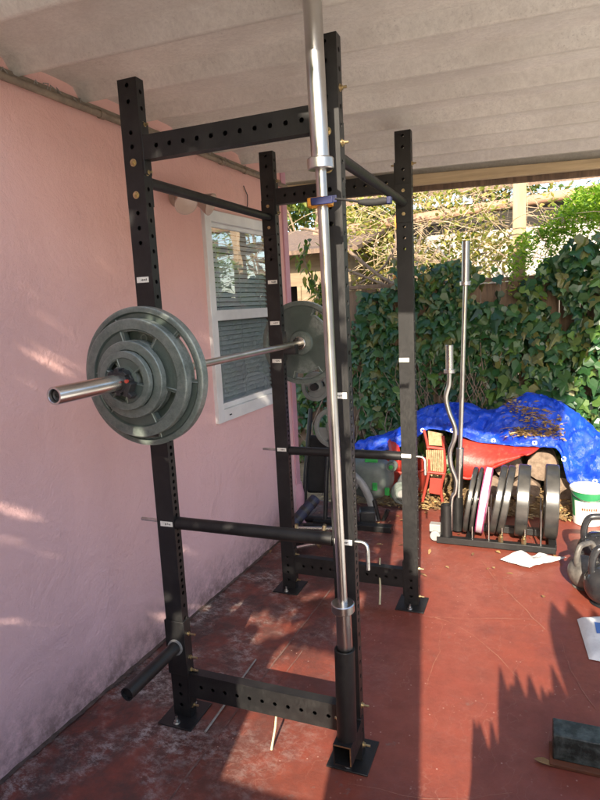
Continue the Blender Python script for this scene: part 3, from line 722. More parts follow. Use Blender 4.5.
for x in (.90, 1.0, *seps, 1.30):
    for yy in (TY+.03, TY+.265):
        mb = MB(); mb.cyl((x, yy, .05), (x, yy, .265), .0055, 12); mb.build('divider_rod', 'steel', tr)
for x in (*seps,):
    mb = MB(); mb.cyl((x-.006, TY+.012, .052), (x-.006, TY+.012, .085), .016, 6); mb.cyl((x-.006, TY+.012, .085), (x-.006, TY+.012, .10), .009, 10); mb.build('wing_nut', 'brass', tr)
def bumper(x0_, x1_, w, R0, label, mat='rubber', tilt_extra=0):
    """x0_ bottom centre, x1_ top centre of the tread"""
    R0 += .010; ang = math.atan2(x1_-x0_, 2*R0)
    zc = .030+R0*math.cos(ang)+abs(math.sin(ang))*w/2; c = Vector(((x0_+x1_)/2, TY+.02+R0-.03, zc))
    d = Vector((math.cos(ang), 0, -math.sin(ang)))
    t = thing('bumper_plate', c, label, 'bumper plate', 'bumper plates in the toaster rack')
    h = w/2
    pr = [(.0255, -h*.8), (.062, -h*.8), (.066, -h*.72), (R0*.55, -h*.62), (R0*.62, -h), (R0-.006, -h), (R0, -h+.006), (R0, h-.006), (R0-.006, h), (R0*.62, h), (R0*.55, h*.62), (.066, h*.72), (.062, h*.8), (.0255, h*.8)]
    mb = MB(); mb.lathe(pr, c, d, 56, True); mb.build('disc', mat, t)
    mb = MB(); mb.lathe([(.0252, -h*.82), (.05, -h*.82), (.05, -h*.79), (.0252, -h*.79)], c, d, 28, True); mb.lathe([(.0252, h*.79), (.05, h*.79), (.05, h*.82), (.0252, h*.82)], c, d, 28, True); mb.build('hub_insert', 'steel', t)
    return t, c, d
bumper(.842, .910, .030, .205, 'thin dark bumper plate leaning first beside the bar tubes')
bumper(.880, .945, .024, .205, 'thinnest dark bumper plate leaning against the pink one')
t, c, d = bumper(.928, .992, .046, .205, 'pale pink and magenta striped bumper plate leaning among black ones', 'pink_plate')
mb = MB()
for k in (-.021, .021): mb.lathe([(.2152, k-.003), (.2162, k-.003), (.2162, k+.003), (.2152, k+.003)], c, d, 56, True)
mb.build('stripe', 'magenta', t)
bumper(1.005, 1.085, .040, .215, 'black bumper plate leaning right, directly right of the pink plate')
bumper(1.052, 1.132, .042, .215, 'black bumper plate leaning right, second to the right of the pink plate')
bumper(1.180, 1.205, .074, .218, 'thick black bumper plate standing nearly upright between two divider rods')
bumper(1.352, 1.365, .078, .222, 'thick black bumper plate at the right end of the rack, next to the bucket')
# EZ curl bar
eb = thing('curl_bar', (fx, fy, .05), 'wavy chrome curl bar standing in the front rack tube', 'barbell')
def ezp(u, v): return atY(u, v, fy)
pts = [(449.5, 372), (449, 384), (446, 397), (449, 412), (455, 428), (454, 440), (450, 452), (451, 466), (456, 480), (455.5, 492), (452, 500), (451, 530)]
pts = [ezp(u, v) for u, v in pts]
def smoothpath(p, n=5):
    out = []
    for i in range(len(p)-1):
        a, b, c_, d_ = p[max(i-1, 0)], p[i], p[i+1], p[min(i+2, len(p)-1)]
        for k in range(n):
            t_ = k/n; out.append(.5*((2*b)+(c_-a)*t_+(2*a-5*b+4*c_-d_)*t_*t_+(3*b-a-3*c_+d_)*t_**3))
    out.append(p[-1]); return out
mb = MB(); mb.tube(smoothpath(pts), .0145, 14); mb.build('shaft', 'steel', eb)
a, b_ = ezp(449.5, 371), ezp(449.5, 345)
mb = MB(); mb.cyl(a, b_, .0245, 28, ch=.002); mb.build('sleeve', 'chrome', eb)
mb = MB(); mb.cyl(a-Vector((0, 0, .012)), a+Vector((0, 0, .012)), .036, 28, ch=.002); mb.build('collar_ring', 'chrome', eb)
sb = thing('straight_bar', (bx_, by_, .05), 'long straight chrome bar standing in the rear rack tube', 'barbell')
a, b_ = Vector((bx_, by_, .06)), atY(465.5, 283, by_); tp = atY(466, 241, by_)
mb = MB(); mb.cyl(a, b_, .0145, 20); mb.build('shaft', 'steel', sb)
m1 = a.lerp(b_, .34)
mb = MB(); mb.cyl(a, a.lerp(b_, .335), .0245, 28, ch=.002); mb.build('sleeve', 'steel', sb)
mb = MB(); mb.cyl(b_, tp, .0245, 28, ch=.002); mb.build('sleeve', 'steel', sb)
mb = MB(); mb.cyl(b_-Vector((0, 0, .015)), b_+Vector((0, 0, .01)), .036, 28, ch=.002); mb.build('collar_ring', 'chrome', sb)

# ------------------------------------------------------------------ plate tree behind the wall-side upright
ty = 1.93
px = atY(338, 428, ty)
tree_x = px.x+.05
pt = thing('plate_tree', (tree_x, ty+.08, 0), 'black plate tree holding small grey plates, half hidden behind the rack', 'plate tree')
mb = MB(); mb.span((tree_x-.03, ty+.05, .04), (tree_x+.03, ty+.11, 1.16)); mb.build('post', 'black', pt, bevel=.002)
mb = MB(); mb.span((tree_x-.28, ty+.045, .0), (tree_x+.28, ty+.115, .04)); mb.span((tree_x-.03, ty-.17, .0), (tree_x+.03, ty+.044, .04)); mb.build('foot', 'black', pt, bevel=.002)
def small_plate(u, v, r, label, rot, slots, slot):
    c = atY(u, v, ty-.03)
    t = weight_plate('weight_plate', r, .026, ty-.03, -1, label, 'plates on the plate tree', 'iron2', slots, rot, .3, r*.33, slot, 62 if slots > 2 else 40)
    t.location = c
    mb = MB(); mb.cyl(c+Vector((0, -.045, 0)), c+Vector((0, .08, 0)), .0235, 20)
    mb.span((min(c.x, tree_x), ty+.052, c.z-.02), (max(c.x, tree_x), ty+.09, c.z+.02)); mb.build('horn', 'black', pt)
small_plate(315.5, 386.5, .098, 'small pale grey plate hanging just below the large far plate', 20, 2, (.55, .72))
small_plate(334, 428, .137, 'pale grey spoked plate hanging low behind the standing barbell', 30, 3, (.42, .78))

# short dumbbell handles and foam roller on the floor by the wall end
for k, (u0, v0, u1, v1, lab) in enumerate(((293, 528, 337, 529, 'silver threaded dumbbell handle lying nearer the plate tree'), (291, 549, 330, 541, 'silver threaded dumbbell handle lying on the floor by the far upright'))):
    yy = 1.50 if k == 0 else 1.42
    a, b_ = atY(u0, v0, yy), atY(u1, v1, yy); a.z = b_.z = .016 if k else .10
    if not k: a.z = b_.z = .115
    a = atY(u0, v0, yy); b_ = atY(u1, v1, yy+.05)
    t = thing('dumbbell_handle', a.lerp(b_, .5), lab, 'dumbbell', 'dumbbell handles by the plate tree')
    mb = MB(); mb.cyl(a, b_, .012, 16); mb.build('rod', 'chrome', t)
    for f in (.08, .72):
        q = a.lerp(b_, f); d = (b_-a).normalized(); mb = MB(); mb.lathe([(.0125, -.012), (.022, -.012), (.030, -.006), (.030, .006), (.022, .012), (.0125, .012)], q, d, 6, True); mb.build('star_collar', 'brass', t)
a, b_ = atY(293, 524, 1.56), atY(316, 498, 1.72)
fr = thing('foam_roller', a.lerp(b_, .5), 'dark navy roller leaning by the corner of the pink wall', 'foam roller')
mb = MB(); mb.cyl(a, b_, .036, 24, ch=.006); mb.build('roller', 'navy_foam', fr)
for q in (.2, .5, .8):
    mb = MB(); d = (b_-a).normalized(); c = a.lerp(b_, q); mb.pipe(c-d*.012, c+d*.012, .039, .035, 24); mb.build('grip_ring', 'black_plastic', fr)
# low black stand that carries them
bs = thing('bench_stand', (.02, 1.66, 0), 'low black steel stand holding dumbbell parts behind the far upright', 'stand')
mb = MB(); z = atY(310, 530, 1.53).z-.013
mb.span((-.16, 1.47, z-.02), (.20, 1.50, z)); mb.span((-.16, 1.64, z-.02), (.20, 1.67, z)); mb.build('shelf_rail', 'black', bs, bevel=.002)
for x in (-.145, .185):
    mb = MB(); mb.span((x-.015, 1.5002, 0), (x+.015, 1.53, z-.001)); mb.span((x-.015, 1.6398, 0), (x+.015, 1.61, z-.001)); mb.span((x-.015, 1.5302, .02), (x+.015, 1.6098, .045)); mb.build('leg', 'black', bs, bevel=.002)

bq = atY(317, 490, 2.15); bx = bq.x
fb = thing('folded_bench', (bx, 2.15, 0), 'black padded weight bench folded upright behind the plate tree', 'bench')
mb = MB(); mb.box((bx, 2.17, .40), (.15, .06, .42), (R(-8), 0, R(12))); mb.build('back_pad', 'matte_black', fb, bevel=.02)
for x in (-.06, .10): mb = MB(); mb.tube([(bx+x, 2.02, .02), (bx+x, 2.09, .35), (bx+x+.01, 2.23, .80)], .016, 10); mb.build('frame_tube', 'black', fb)
mb = MB(); mb.cyl((bx-.16, 2.03, .03), (bx+.2, 2.03, .03), .024, 14); mb.build('foot', 'black', fb)
# ------------------------------------------------------------------ kettlebells, bucket, bags at the right
def kettlebell(c, r, mat, label, yaw, lean=0):
    t = thing('kettlebell', c, label, 'kettlebell', 'kettlebells at the right edge'); c = Vector(c)
    e = Vector((math.cos(yaw), math.sin(yaw), 0)); k = Vector((-e.y, e.x, 0))
    up = (Vector((0, 0, 1))+k*lean).normalized()
    mb = MB(); pr = [(0, 0), (r*.62, 0), (r*.70, r*.04)]
    for i in range(1, 12):
        a = -PI/2+PI*(i+1.6)/14.5; pr.append((r*math.cos(a), r*.94+r*math.sin(a)))
    pr.append((0, r*1.93)); mb.lathe(pr, c, up, 36); mb.build('bell', mat, t, smooth=60)
    mb = MB(); w = r*.74; h0 = r*1.55; hh = r*1.30
    pts = []
    for x, z in [(-.9, 0), (-.96, .3), (-.90, .65), (-.66, .93), (-.3, 1.0), (.3, 1.0), (.66, .93), (.90, .65), (.96, .3), (.9, 0)]: pts.append(c+e*x*w+up*(h0+z*hh-r*.12))
    mb.tube(smoothpath(pts, 3), r*.165, 14); mb.build('handle', mat, t, smooth=60)
kettlebell((1.515, 1.52, 0), .088, 'chip_grey', 'worn grey kettlebell with sunlit handle beside the plastic bag', .75)
kettlebell((1.60, 1.36, 0), .108, 'gloss_black', 'glossy black kettlebell nearest the camera at the right edge', .35)
kettlebell((1.60, 1.77, 0), .112, 'gloss_black', 'large black kettlebell behind the grey one, near the bucket', .15)
bc = Vector((1.60, 2.50, 0))
bk = thing('bucket', bc, 'white bucket with green band and brown print under the tarp edge', 'bucket')
mb = MB(); mb.lathe([(.085, 0), (.09, .004), (.108, .235), (.116, .236), (.116, .252), (.108, .254), (.104, .25), (.087, .012), (0, .01)], bc, (0, 0, 1), 40); mb.build('pail', 'bucket_white', bk)
def strip(mb, z0, z1, a0, a1, r0=.0912, sl=.0765, n=24):
    vs = []; fs = []
    for i in range(n+1):
        a = a0+(a1-a0)*i/n
        for z in (z0, z1): vs.append(bc+Vector((math.cos(a)*(r0+sl*z), math.sin(a)*(r0+sl*z), z)))
        if i: fs.append((2*i-2, 2*i, 2*i+1, 2*i-1))
    mb.add(vs, fs)
mb = MB(); strip(mb, .175, .232, R(180), R(360)); strip(mb, .06, .20, R(190), R(214)); mb.build('green_band', 'bucket_green', bk)
mb = MB()
for k in range(7): strip(mb, .112+.002*(k % 2), .130, R(244+k*8), R(250+k*8), .0918, .077, 3)
mb.build('print', 'brown_label', bk)
mb = MB(); mb.tube([bc+Vector((.112*math.cos(a), .112*math.sin(a)-.01*abs(math.sin(a)), .245-.06*math.sin(a-PI))) for a in [PI+PI*i/14 for i in range(15)]], .003, 6); mb.build('wire_handle', 'steel', bk)

def crumpled(name, mat, poly_fn, nx, ny, amp, label, cat, z0=.012, freq=9, seed=0):
    vs = []; fs = []; mb = MB()
    for j in range(ny+1):
        for i in range(nx+1):
            p = poly_fn(i/nx, j/ny); s_ = noise.noise(Vector((p.x*freq+seed, p.y*freq, 1)))+.5*noise.noise(Vector((p.x*freq*2.7, p.y*freq*2.7+seed, 4)))
            edge = min(1, 5*min(i/nx, 1-i/nx, j/ny, 1-j/ny)+.25)
            vs.append(p+Vector((0, 0, z0+amp*(s_+.8)*edge)))
    for j in range(ny):
        for i in range(nx): a = j*(nx+1)+i; fs.append((a, a+1, a+nx+2, a+nx+1))
    mb.add(vs, fs); o = mb.build(name, mat, loc=sum(vs, Vector())/len(vs)*1.0, smooth=50)
    return tag(o, label, cat)
A, B, C_, D_ = Vector((1.075, 1.70, 0)), Vector((1.24, 1.645, 0)), Vector((1.44, 1.83, 0)), Vector((1.30, 1.845, 0))
crumpled('plastic_bag', 'film', lambda s_, t_: A.lerp(B, s_).lerp(D_.lerp(C_, s_), t_), 34, 30, .036, 'crumpled white plastic bag lying on the floor before the bumper plates', 'bag')
a_, b__, c__, d__ = Vector((1.413, 1.13, 0)), Vector((1.70, 1.05, 0)), Vector((1.67, .76, 0)), Vector((1.45, .80, 0))
pb = thing('paper_sack', (1.5, .95, 0), 'white folded sack with a blue printed patch at the right edge', 'sack')
vs = []; fs = []; mb = MB(); n = 18
P4 = [atZ(577, 620), atZ(640, 612), atZ(650, 672), atZ(589, 660)]
for j in range(n+1):
    for i in range(n+1):
        p = P4[0].lerp(P4[1], i/n).lerp(P4[3].lerp(P4[2], i/n), j/n); ed = min(1, 6*min(i/n, 1-i/n, j/n, 1-j/n))
        vs.append(p+Vector((0, 0, .004+.03*ed**.6+.016*noise.noise(p*9)*ed-.014*abs(noise.noise(p*17+Vector((3, 1, 0))))*ed)))
for j in range(n):
    for i in range(n): a = j*(n+1)+i; fs.append((a, a+1, a+n+2, a+n+1))
mb.add(vs, fs); mb.build('sack', 'paper', pb, smooth=60)
mb = MB(); vv = []; ff = []
for j in range(5):
    for i in range(5):
        p = P4[0].lerp(P4[1], .22+.28*i/4).lerp(P4[3].lerp(P4[2], .22+.28*i/4), .30+.22*j/4); vv.append(p+Vector((0, 0, .036+.016*noise.noise(p*9)-.014*abs(noise.noise(p*17+Vector((3, 1, 0)))))))
for j in range(4):
    for i in range(4): a = j*5+i; ff.append((a, a+1, a+6, a+5))
mb.add(vv, ff); mb.build('blue_print', 'blue_ink', pb, smooth=60)

# dark block on the floor, near right
bp0 = Vector((1.323, .172, 0))
blk = thing('wood_block', bp0, 'dark mouldy painted timber block at the lower right corner', 'block')
mb = MB(); mb.span((1.322, .172, .014), (1.80, .262, .105)); mb.build('block', 'board_black', blk, bevel=.004)
for v in (0,):
    bd = MB(); bd.span((1.312, .150, .001), (1.82, .26, .0135)); bd.build('rust_board', 'rust_board', blk, bevel=.002)
# dry leaf beside it
def leaf_shape(L, w, fold=.15):
    pts = [(0, 0, 0), (.18, .30, 0), (.45, .5, 0), (.75, .32, 0), (1, 0, 0), (.75, -.32, 0), (.45, -.5, 0), (.18, -.30, 0)]
    return [Vector((x*L, y*w, abs(y)*fold*w)) for x, y, _ in pts], [(0, 1, 2, 3, 4), (0, 4, 5, 6, 7)]
mb = MB(); v_, f_ = leaf_shape(.07, .03, .5); m_ = Matrix.Translation((1.262, .165, .006)) @ Matrix.Rotation(R(-12), 4, 'Z'); mb.add([m_ @ p for p in v_], f_)
tag(mb.build('dry_leaf', 'litter', loc=(1.28, .165, 0)), 'single curled tan leaf beside the dark timber block', 'leaf')

# sticks
for a, b_, r, mat, lab in [((.400, -.075, .005), (.385, .060, .155), .0042, 'stick', 'pale greenish stick leaning on the near bottom crossmember'),
                           ((.128, -.068, .006), (.112, .40, .006), .0045, 'grey_stick', 'thin grey stick lying under the near crossmember'),
                           ((.523, 1.02, .008), (.51, 1.105, .225), .0055, 'stick', 'pale stick leaning on the far bottom crossmember')]:
    mb = MB(); A_, B_ = Vector(a), Vector(b_); mb.tube([A_, A_.lerp(B_, .35)+Vector((.003, 0, .002)), A_.lerp(B_, .7)+Vector((-.002, 0, 0)), B_], [r, r*.95, r*.9, r*.8], 8)
    tag(mb.build('stick', mat, loc=A_), lab, 'stick')

# ------------------------------------------------------------------ tarp heap
crest = [(352, 446), (366, 441), (385, 436), (405, 424), (425, 408), (445, 404), (470, 406), (495, 410), (512, 402), (530, 394), (548, 397), (565, 407), (582, 418), (598, 432), (612, 452)]
hem = [(354, 452), (368, 450), (385, 450), (402, 445), (420, 434), (432, 428), (452, 432), (475, 440), (498, 443), (520, 446), (545, 446), (560, 452), (570, 482), (592, 484), (612, 480)]
CR = [atY(u, v, 3.0) for u, v in crest]; HM = [atY(u, v, 2.66) for u, v in hem]
CR = smoothpath(CR, 9); HM = smoothpath(HM, 9); n = len(CR); mrows = 40; vs = []; fs = []
TARPTOP = []
for i in range(n):
    for j in range(mrows+1):
        t_ = j/mrows
        if t_ < .7:
            s_ = t_/.7; p = HM[i].lerp(CR[i], s_); p.z += .06*math.sin(PI*s_)*(1 if s_ > 0 else 0); p.y -= .08*math.sin(PI*s_)
        else:
            s_ = (t_-.7)/.3; p = CR[i]+Vector((0, .30*s_, -.22*s_*s_))
        w = 1 if .04 < t_ else .4
        q_ = Vector((p.x, p.y*.8, p.z*1.1)); q_ = q_+Vector((noise.noise(q_*3), noise.noise(q_*3+Vector((7, 0, 0))), 0))*.06
        d1 = noise.voronoi(q_*5.2)[0]; d2 = noise.voronoi(q_*11+Vector((3, 1, 2)))[0]
        nz = noise.noise(Vector((p.x*5, p.z*6+p.y*3, 2)))*.028+min(.30, d1[1]-d1[0])*.13+min(.3, d2[1]-d2[0])*.055-abs(noise.noise(Vector((p.x*9-p.z*14, p.y*4, 9))))*.04-.01
        p = p+Vector((0, -nz*1.2, nz*.7))*w
        vs.append(p); TARPTOP.append((i, j, p))
for i in range(n-1):
    for j in range(mrows): a = i*(mrows+1)+j; fs.append((a, a+1, a+mrows+2, a+mrows+1))
mb = MB(); mb.add(vs, fs); tp_o = mb.build('tarp', 'tarp', loc=(.8, 2.8, 0), smooth=45)
tag(tp_o, 'crumpled bright blue tarp draped over a heap by the ivy fence', 'tarp')
mb = MB(); mb.tube([p+Vector((0, -.004, -.002)) for i_, j_, p in TARPTOP if j_ == 0], .006, 6); mb.build('hem', 'tarp', tp_o, loc=(.8, 2.8, 0)).location = (0, 0, 0)
for k in range(6, len(HM), 16):
    p = [q for q in TARPTOP if q[0] == k and q[1] == 1][0][2]; mb = MB(); mb.lathe([(.009, -.002), (.016, -.002), (.016, .002), (.009, .002)], p+Vector((0, -.008, 0)), (0, -1, .25), 16, True); mb.build('eyelet', 'zinc', tp_o, loc=(.8, 2.8, 0)).location = (0, 0, 0)
mb = MB()
for k in range(900):
    u = rnd(505, 562); v = 404+ (u-505)*.45+random.gauss(0, 7) if random.random() < .75 else rnd(428, 438)
    if v > 440: continue
    if random.random() < .25: u = rnd(512, 550); v = rnd(429, 437)
    best = min(TARPTOP, key=lambda q: (q[2]-atY(u, v, q[2].y)).length_squared)
    p = best[2]+Vector((rnd(-.02, .02), rnd(-.02, .01), .008))
    v_, f_ = leaf_shape(rnd(.02, .055), rnd(.006, .02), .4); m_ = Matrix.Translation(p) @ Euler((rnd(-.5, .9), rnd(-.4, .4), rnd(0, 6.28))).to_matrix().to_4x4()
    mb.add([m_ @ q for q in v_], f_)
tag(mb.build('leaf_litter', 'litter', loc=(1.2, 2.9, 0), smooth=0, fix=False), 'dry brown leaves and twigs lying on the blue tarp', 'leaf litter', kind='stuff')
# something solid under the tarp so that it does not float
lp = thing('log_pile', (1.35, 3.0, 0), 'dark cut logs stacked in the shade under the blue tarp', 'log pile')
for x, z, r in ((.95, .1, .1), (1.2, .1, .1), (1.45, .11, .11), (1.08, .29, .1), (1.32, .30, .11)):
    mb = MB(); mb.cyl((x, 2.78, z), (x+rnd(-.03, .03), 3.2, z), r, 16); mb.build('log', 'bark', lp)

# red tub lying under the tarp
rt = thing('wheelbarrow', (.9, 2.85, 0), 'red wheelbarrow tray tipped on its side beneath the blue tarp', 'wheelbarrow')
top = [(462, 436), (490, 441), (520, 443), (541, 446)]; bot = [(459, 476), (472, 478), (496, 466), (520, 456)]
TP = smoothpath([atY(u, v, 2.70) for u, v in top], 5); BT = smoothpath([atY(u, v, 2.58) for u, v in bot], 5)
vs = []; fs = []; n = len(TP); m = 10
for i in range(n):
    for j in range(m+1):
        p = TP[i].lerp(BT[i], j/m); p.y -= .06*math.sin(PI*j/m); vs.append(p)
for i in range(n-1):
    for j in range(m): a = i*(m+1)+j; fs.append((a, a+1, a+m+2, a+m+1))
mb = MB(); mb.add(vs, fs); ro = mb.build('tray', 'barrow', rt, smooth=80); so = ro.modifiers.new('solid', 'SOLIDIFY'); so.thickness = .012
mb = MB(); mb.tube(BT, .012, 10); mb.build('rolled_rim', 'barrow', rt)
mb = MB(); q = atY(400, 432, 2.8); mb.lathe([(.03, -.03), (.13, -.04), (.15, -.02), (.15, .02), (.13, .04), (.03, .03)], (q.x-.03, 2.72, .33), (.9, .3, .1), 28, True); mb.build('wheel', 'barrow', rt)

# red folding chair with tan slats
rc = thing('slatted_chair', (.55, 2.62, 0), 'red framed folded chair with tan slats leaning left of the bars', 'chair')
yq = 2.60
for pts, r in (([(424, 430), (428, 448), (429, 470), (424, 495), (420, 512)], .011), ([(443, 436), (444, 452), (445, 470), (441, 488), (444, 512)], .011), ([(427, 447), (444, 449)], .012), ([(428, 472), (445, 474)], .012)):
    mb = MB(); mb.tube(smoothpath([atY(u, v, yq) for u, v in pts], 4), r, 10); mb.build('frame_tube', 'old_red', rc)
mb = MB(); P_ = [atY(u, v, yq+.02) for u, v in ((428, 431), (443, 434), (443, 446), (429, 445))]; mb.prism(P_, (0, .012, 0)); mb.build('back_panel', 'straw', rc)
for k in range(9):
    u = 427+k*1.95; a, b_ = atY(u, 449, yq+.012+.004*(k % 2)), atY(u+.6, 477+rnd(-3, 3), yq-.02)
    mb = MB(); mb.box((a+b_)/2, (.011, .006, (b_-a).length), Euler((math.atan2(b_.y-a.y, a.z-b_.z)*-1, 0, 0))); mb.build('slat', 'straw', rc)
mb = MB(); P_ = [atY(u, v, yq-.03) for u, v in ((430, 478), (442, 479), (440, 495), (429, 493))]; mb.prism(P_, (0, .012, 0)); mb.build('seat_panel', 'old_red', rc, bevel=.002)
# second red shell piece at left of the chair
tb = thing('plastic_tub', (.35, 2.75, 0), 'battered red plastic tub with pale scuffs behind the far right upright', 'tub')
c = atY(407, 470, 2.75); mb = MB(); mb.lathe([(0, .02), (.12, .02), (.17, .24), (.185, .25), (.18, .262), (.16, .25), (.11, .04), (0, .035)], (c.x, 2.78, .02), (0, -.12, 1), 36); mb.build('shell', 'old_red', tb)
mb = MB(); mb.lathe([(0, .0), (.05, .01), (.08, .05), (.085, .09), (.06, .14), (0, .16)], (c.x+.04, 2.57, .1), (0.1, 0, 1), 20); mb.build('white_jug', 'chip_grey', tb)

# green and grey mower
mw = thing('lawn_mower', (.2, 2.4, 0), 'pale grey and green electric lawn mower folded upright behind the rack', 'lawn mower')
my = 2.33
def mp(u, v, y=my): return atY(u, v, y)
# body shell: rounded plate seen from below/front
outline = [(346, 462), (360, 459), (380, 462), (389, 470), (391, 484), (386, 495), (376, 499), (362, 497), (349, 490), (344, 476)]
P_ = [mp(u, v) for u, v in outline]; c = sum(P_, Vector())/len(P_)
mb = MB(); rows = [(1.0, .10), (1.0, .02), (.93, -.02), (.70, -.05), (.35, -.06)]; vs = []; fs = []; n = len(P_)
P_ = smoothpath(P_+[P_[0]], 4)[:-1]; n = len(P_)
for k, dy in rows: vs += [c+(p-c)*k+Vector((0, dy, 0)) for p in P_]
for r_ in range(len(rows)-1):
    for i in range(n): fs.append((r_*n+i, r_*n+(i+1) % n, (r_+1)*n+(i+1) % n, (r_+1)*n+i))
fs.append(tuple((len(rows)-1)*n+i for i in range(n))); mb.add(vs, fs); mb.build('body', 'pale_plastic', mw, smooth=60)
for u, v, r in ((392, 466, .040), (403, 493, .085)):
    q = mp(u, v, my-.08); mb = MB(); mb.lathe([(0, -.03), (r*.5, -.034), (r*.62, -.028), (r*.66, -.02), (r*.9, -.025), (r, -.015), (r, .02), (0, .02)], q, (0, 1, 0), 28); w_ = mb.build('wheel', 'pale_plastic', mw)
    mb = MB(); mb.lathe([(0, -.045), (r*.36, -.042), (r*.38, -.034), (0, -.034)], q, (0, 1, 0), 20); mb.build('hub_cap', 'green_plastic' if r < .06 else 'grey_plastic', w_)
for u, v, w_, h_ in ((371, 461, 13, 4), (374.5, 487, 5, 8), (387, 492, 5, 8), (393, 496, 6, 4)):
    a, b_ = mp(u-w_/2, v-h_/2, my-.072), mp(u+w_/2, v+h_/2, my-.072); mb = MB(); mb.span(a, (b_.x, b_.y+.02, b_.z)); mb.build('latch', 'green_plastic', mw, bevel=.004)
for pts, r in (([(352, 474), (362, 484), (370, 500), (376, 520)], .028), ([(347, 470), (356, 478), (354, 488), (346, 492)], .022)):
    mb = MB(); mb.tube(smoothpath([mp(u, v, my-.12) for u, v in pts], 4), r, 12); mb.build('handle_arm', 'grey_plastic', mw)
for pts in ([(374, 500), (381, 530)], [(388, 510), (378, 532)], [(345, 524), (384, 522)]):
    mb = MB(); mb.tube([mp(u, v, my-.13) for u, v in pts], .016, 8); mb.build('stand_bar', 'black', mw)
q = mp(368, 531, my-.2); mb = MB(); mb.box((q.x, q.y, .055), (.11, .12, .10), (0, 0, .3)); mb.build('battery_box', 'black_plastic', mw, bevel=.012)
q = mp(348, 529, my-.2); mb = MB(); mb.lathe([(0, -.03), (.045, -.03), (.05, -.02), (.05, .02), (0, .03)], (q.x-.02, q.y, .06), (.3, -1, 0), 20); mb.build('front_wheel', 'grey_plastic', mw)

# ------------------------------------------------------------------ fence, ivy and garden
FY = 3.32
fence = thing('plank_fence', (.9, FY, 0), 'weathered brown plank fence mostly hidden by ivy', 'fence')
x = -1.3
mb = MB()
while x < 3.6:
    w = rnd(.135, .15); t_ = 1.645+rnd(-.012, .012); mb.span((x, FY, -.05), (x+w-.0025, FY+.02, t_ if x > -.34 else t_-.25)); x += w
mb.build('plank', 'wood', fence, bevel=.002)
mb = MB(); mb.span((-.34, FY-.03, 1.646+.014), (3.6, FY+.05, 1.69)); mb.build('cap_rail', 'wood', fence, bevel=.003)
mb = MB(); mb.span((-.6, FY+.0205, .3), (3.6, FY+.06, .39)); mb.span((-.6, FY+.0205, 1.3), (3.6, FY+.06, 1.39)); mb.build('back_rail', 'wood', fence)

def ivy_leaf(L):
    o = [(0, 0), (.30, -.10), (.52, .16), (.40, .42), (.20, .52), (.13, .78), (0, 1.0), (-.13, .78), (-.20, .52), (-.40, .42), (-.52, .16), (-.30, -.10)]
    cu = rnd(-.15, .75); cy = rnd(-.1, .45); sk = rnd(-.08, .08); wd = rnd(.8, 1.12)
    vs = [Vector((x*L*wd+sk*y*L, y*L*rnd(.94, 1.06), -abs(x)*L*cu-cy*L*y*y)) for x, y in o]+[Vector((0, .42*L, .015*L))]
    return vs, [(i, (i+1) % 12, 12) for i in range(12)]
def scatter_ivy(mb, n, fn, smin, smax, droop=1.0):
    for k in range(n):
        r_ = fn()
        if r_ is None: continue
        p, nrm = r_; L = smin+(smax-smin)*random.random()**1.7
        if nz3(p.x*3.1+40, p.z*3.1, 2.2) < -.40: continue
        v_, f_ = ivy_leaf(L)
        nrm = (Vector(nrm)+Vector((rnd(-.95, .95), rnd(-.3, .3), rnd(-.6, 1.0)))).normalized()
        tip = (Vector((rnd(-1.0, 1.0), 0, -droop))+nrm*.01); tip = (tip-nrm*tip.dot(nrm)).normalized(); sx_ = tip.cross(nrm)
        m_ = Matrix((sx_, tip, nrm)).transposed()
        mb.add([p+m_ @ q for q in v_], f_)
def nz3(x, z, s=1): return noise.noise(Vector((x*s, z*s, 3.3)))
# right ivy mass: bulges over the fence
def ivy_depth(x, z): return FY-.10-.16*max(0, nz3(x, z, 1.7)+.25)-.22*max(0, min(1, (x-1.0)/.9))*max(0, 1-abs(z-1.2)/1.2)
def f_right():
    x = rnd(.95, 3.3); ztop = 1.56+ (x-.95)*.62+.10*nz3(x, 1, 4); ztop = min(ztop, 1.97+.1*nz3(x, 9, 3))
    z = rnd(.05, ztop)
    if x < 1.13 and z > 1.52 and random.random() < .8: return None
    if .78 < x < 1.14 and 1.50 < z < 1.68: return None
    return Vector((x, ivy_depth(x, z)+rnd(-.05, .10), z)), (0, -1, .35)
def f_mid():
    x = rnd(-.15, 1.0); z = rnd(.1, 1.84+.10*nz3(x, 2, 5)-(.25 if x < .15 else 0))
    if .78 < x < 1.14 and 1.50 < z and random.random() < .95: return None
    if nz3(x+5, z, 2.2) < -.12 and z < 1.2 and random.random() < .7: return None
    return Vector((x, FY-.07-.08*max(0, nz3(x, z, 2))+rnd(-.04, .05), z)), (0, -1, .3)
def f_left():
    x = rnd(-1.1, .06); z = rnd(.05, 1.45)
    if nz3(x+9, z, 2.4) < -.08 and random.random() < .85: return None
    return Vector((x, FY-.06+rnd(-.05, .05), z)), (0, -1, .3)
def stems(mb, n, x0_, x1_, z0_, z1_, r=.006, dy=.05):
    for k in range(n):
        x, z = rnd(x0_, x1_), rnd(z0_, z0_+.2); pts = []; dx = rnd(-.5, .5)
        for j in range(9):
            pts.append(Vector((x, FY-dy+rnd(-.03, .03), z))); z += (z1_-z0_)/9*rnd(.6, 1.2); x += dx*.12+rnd(-.05, .05)
        mb.tube(pts, [r*(1-.07*j) for j in range(9)], 5)
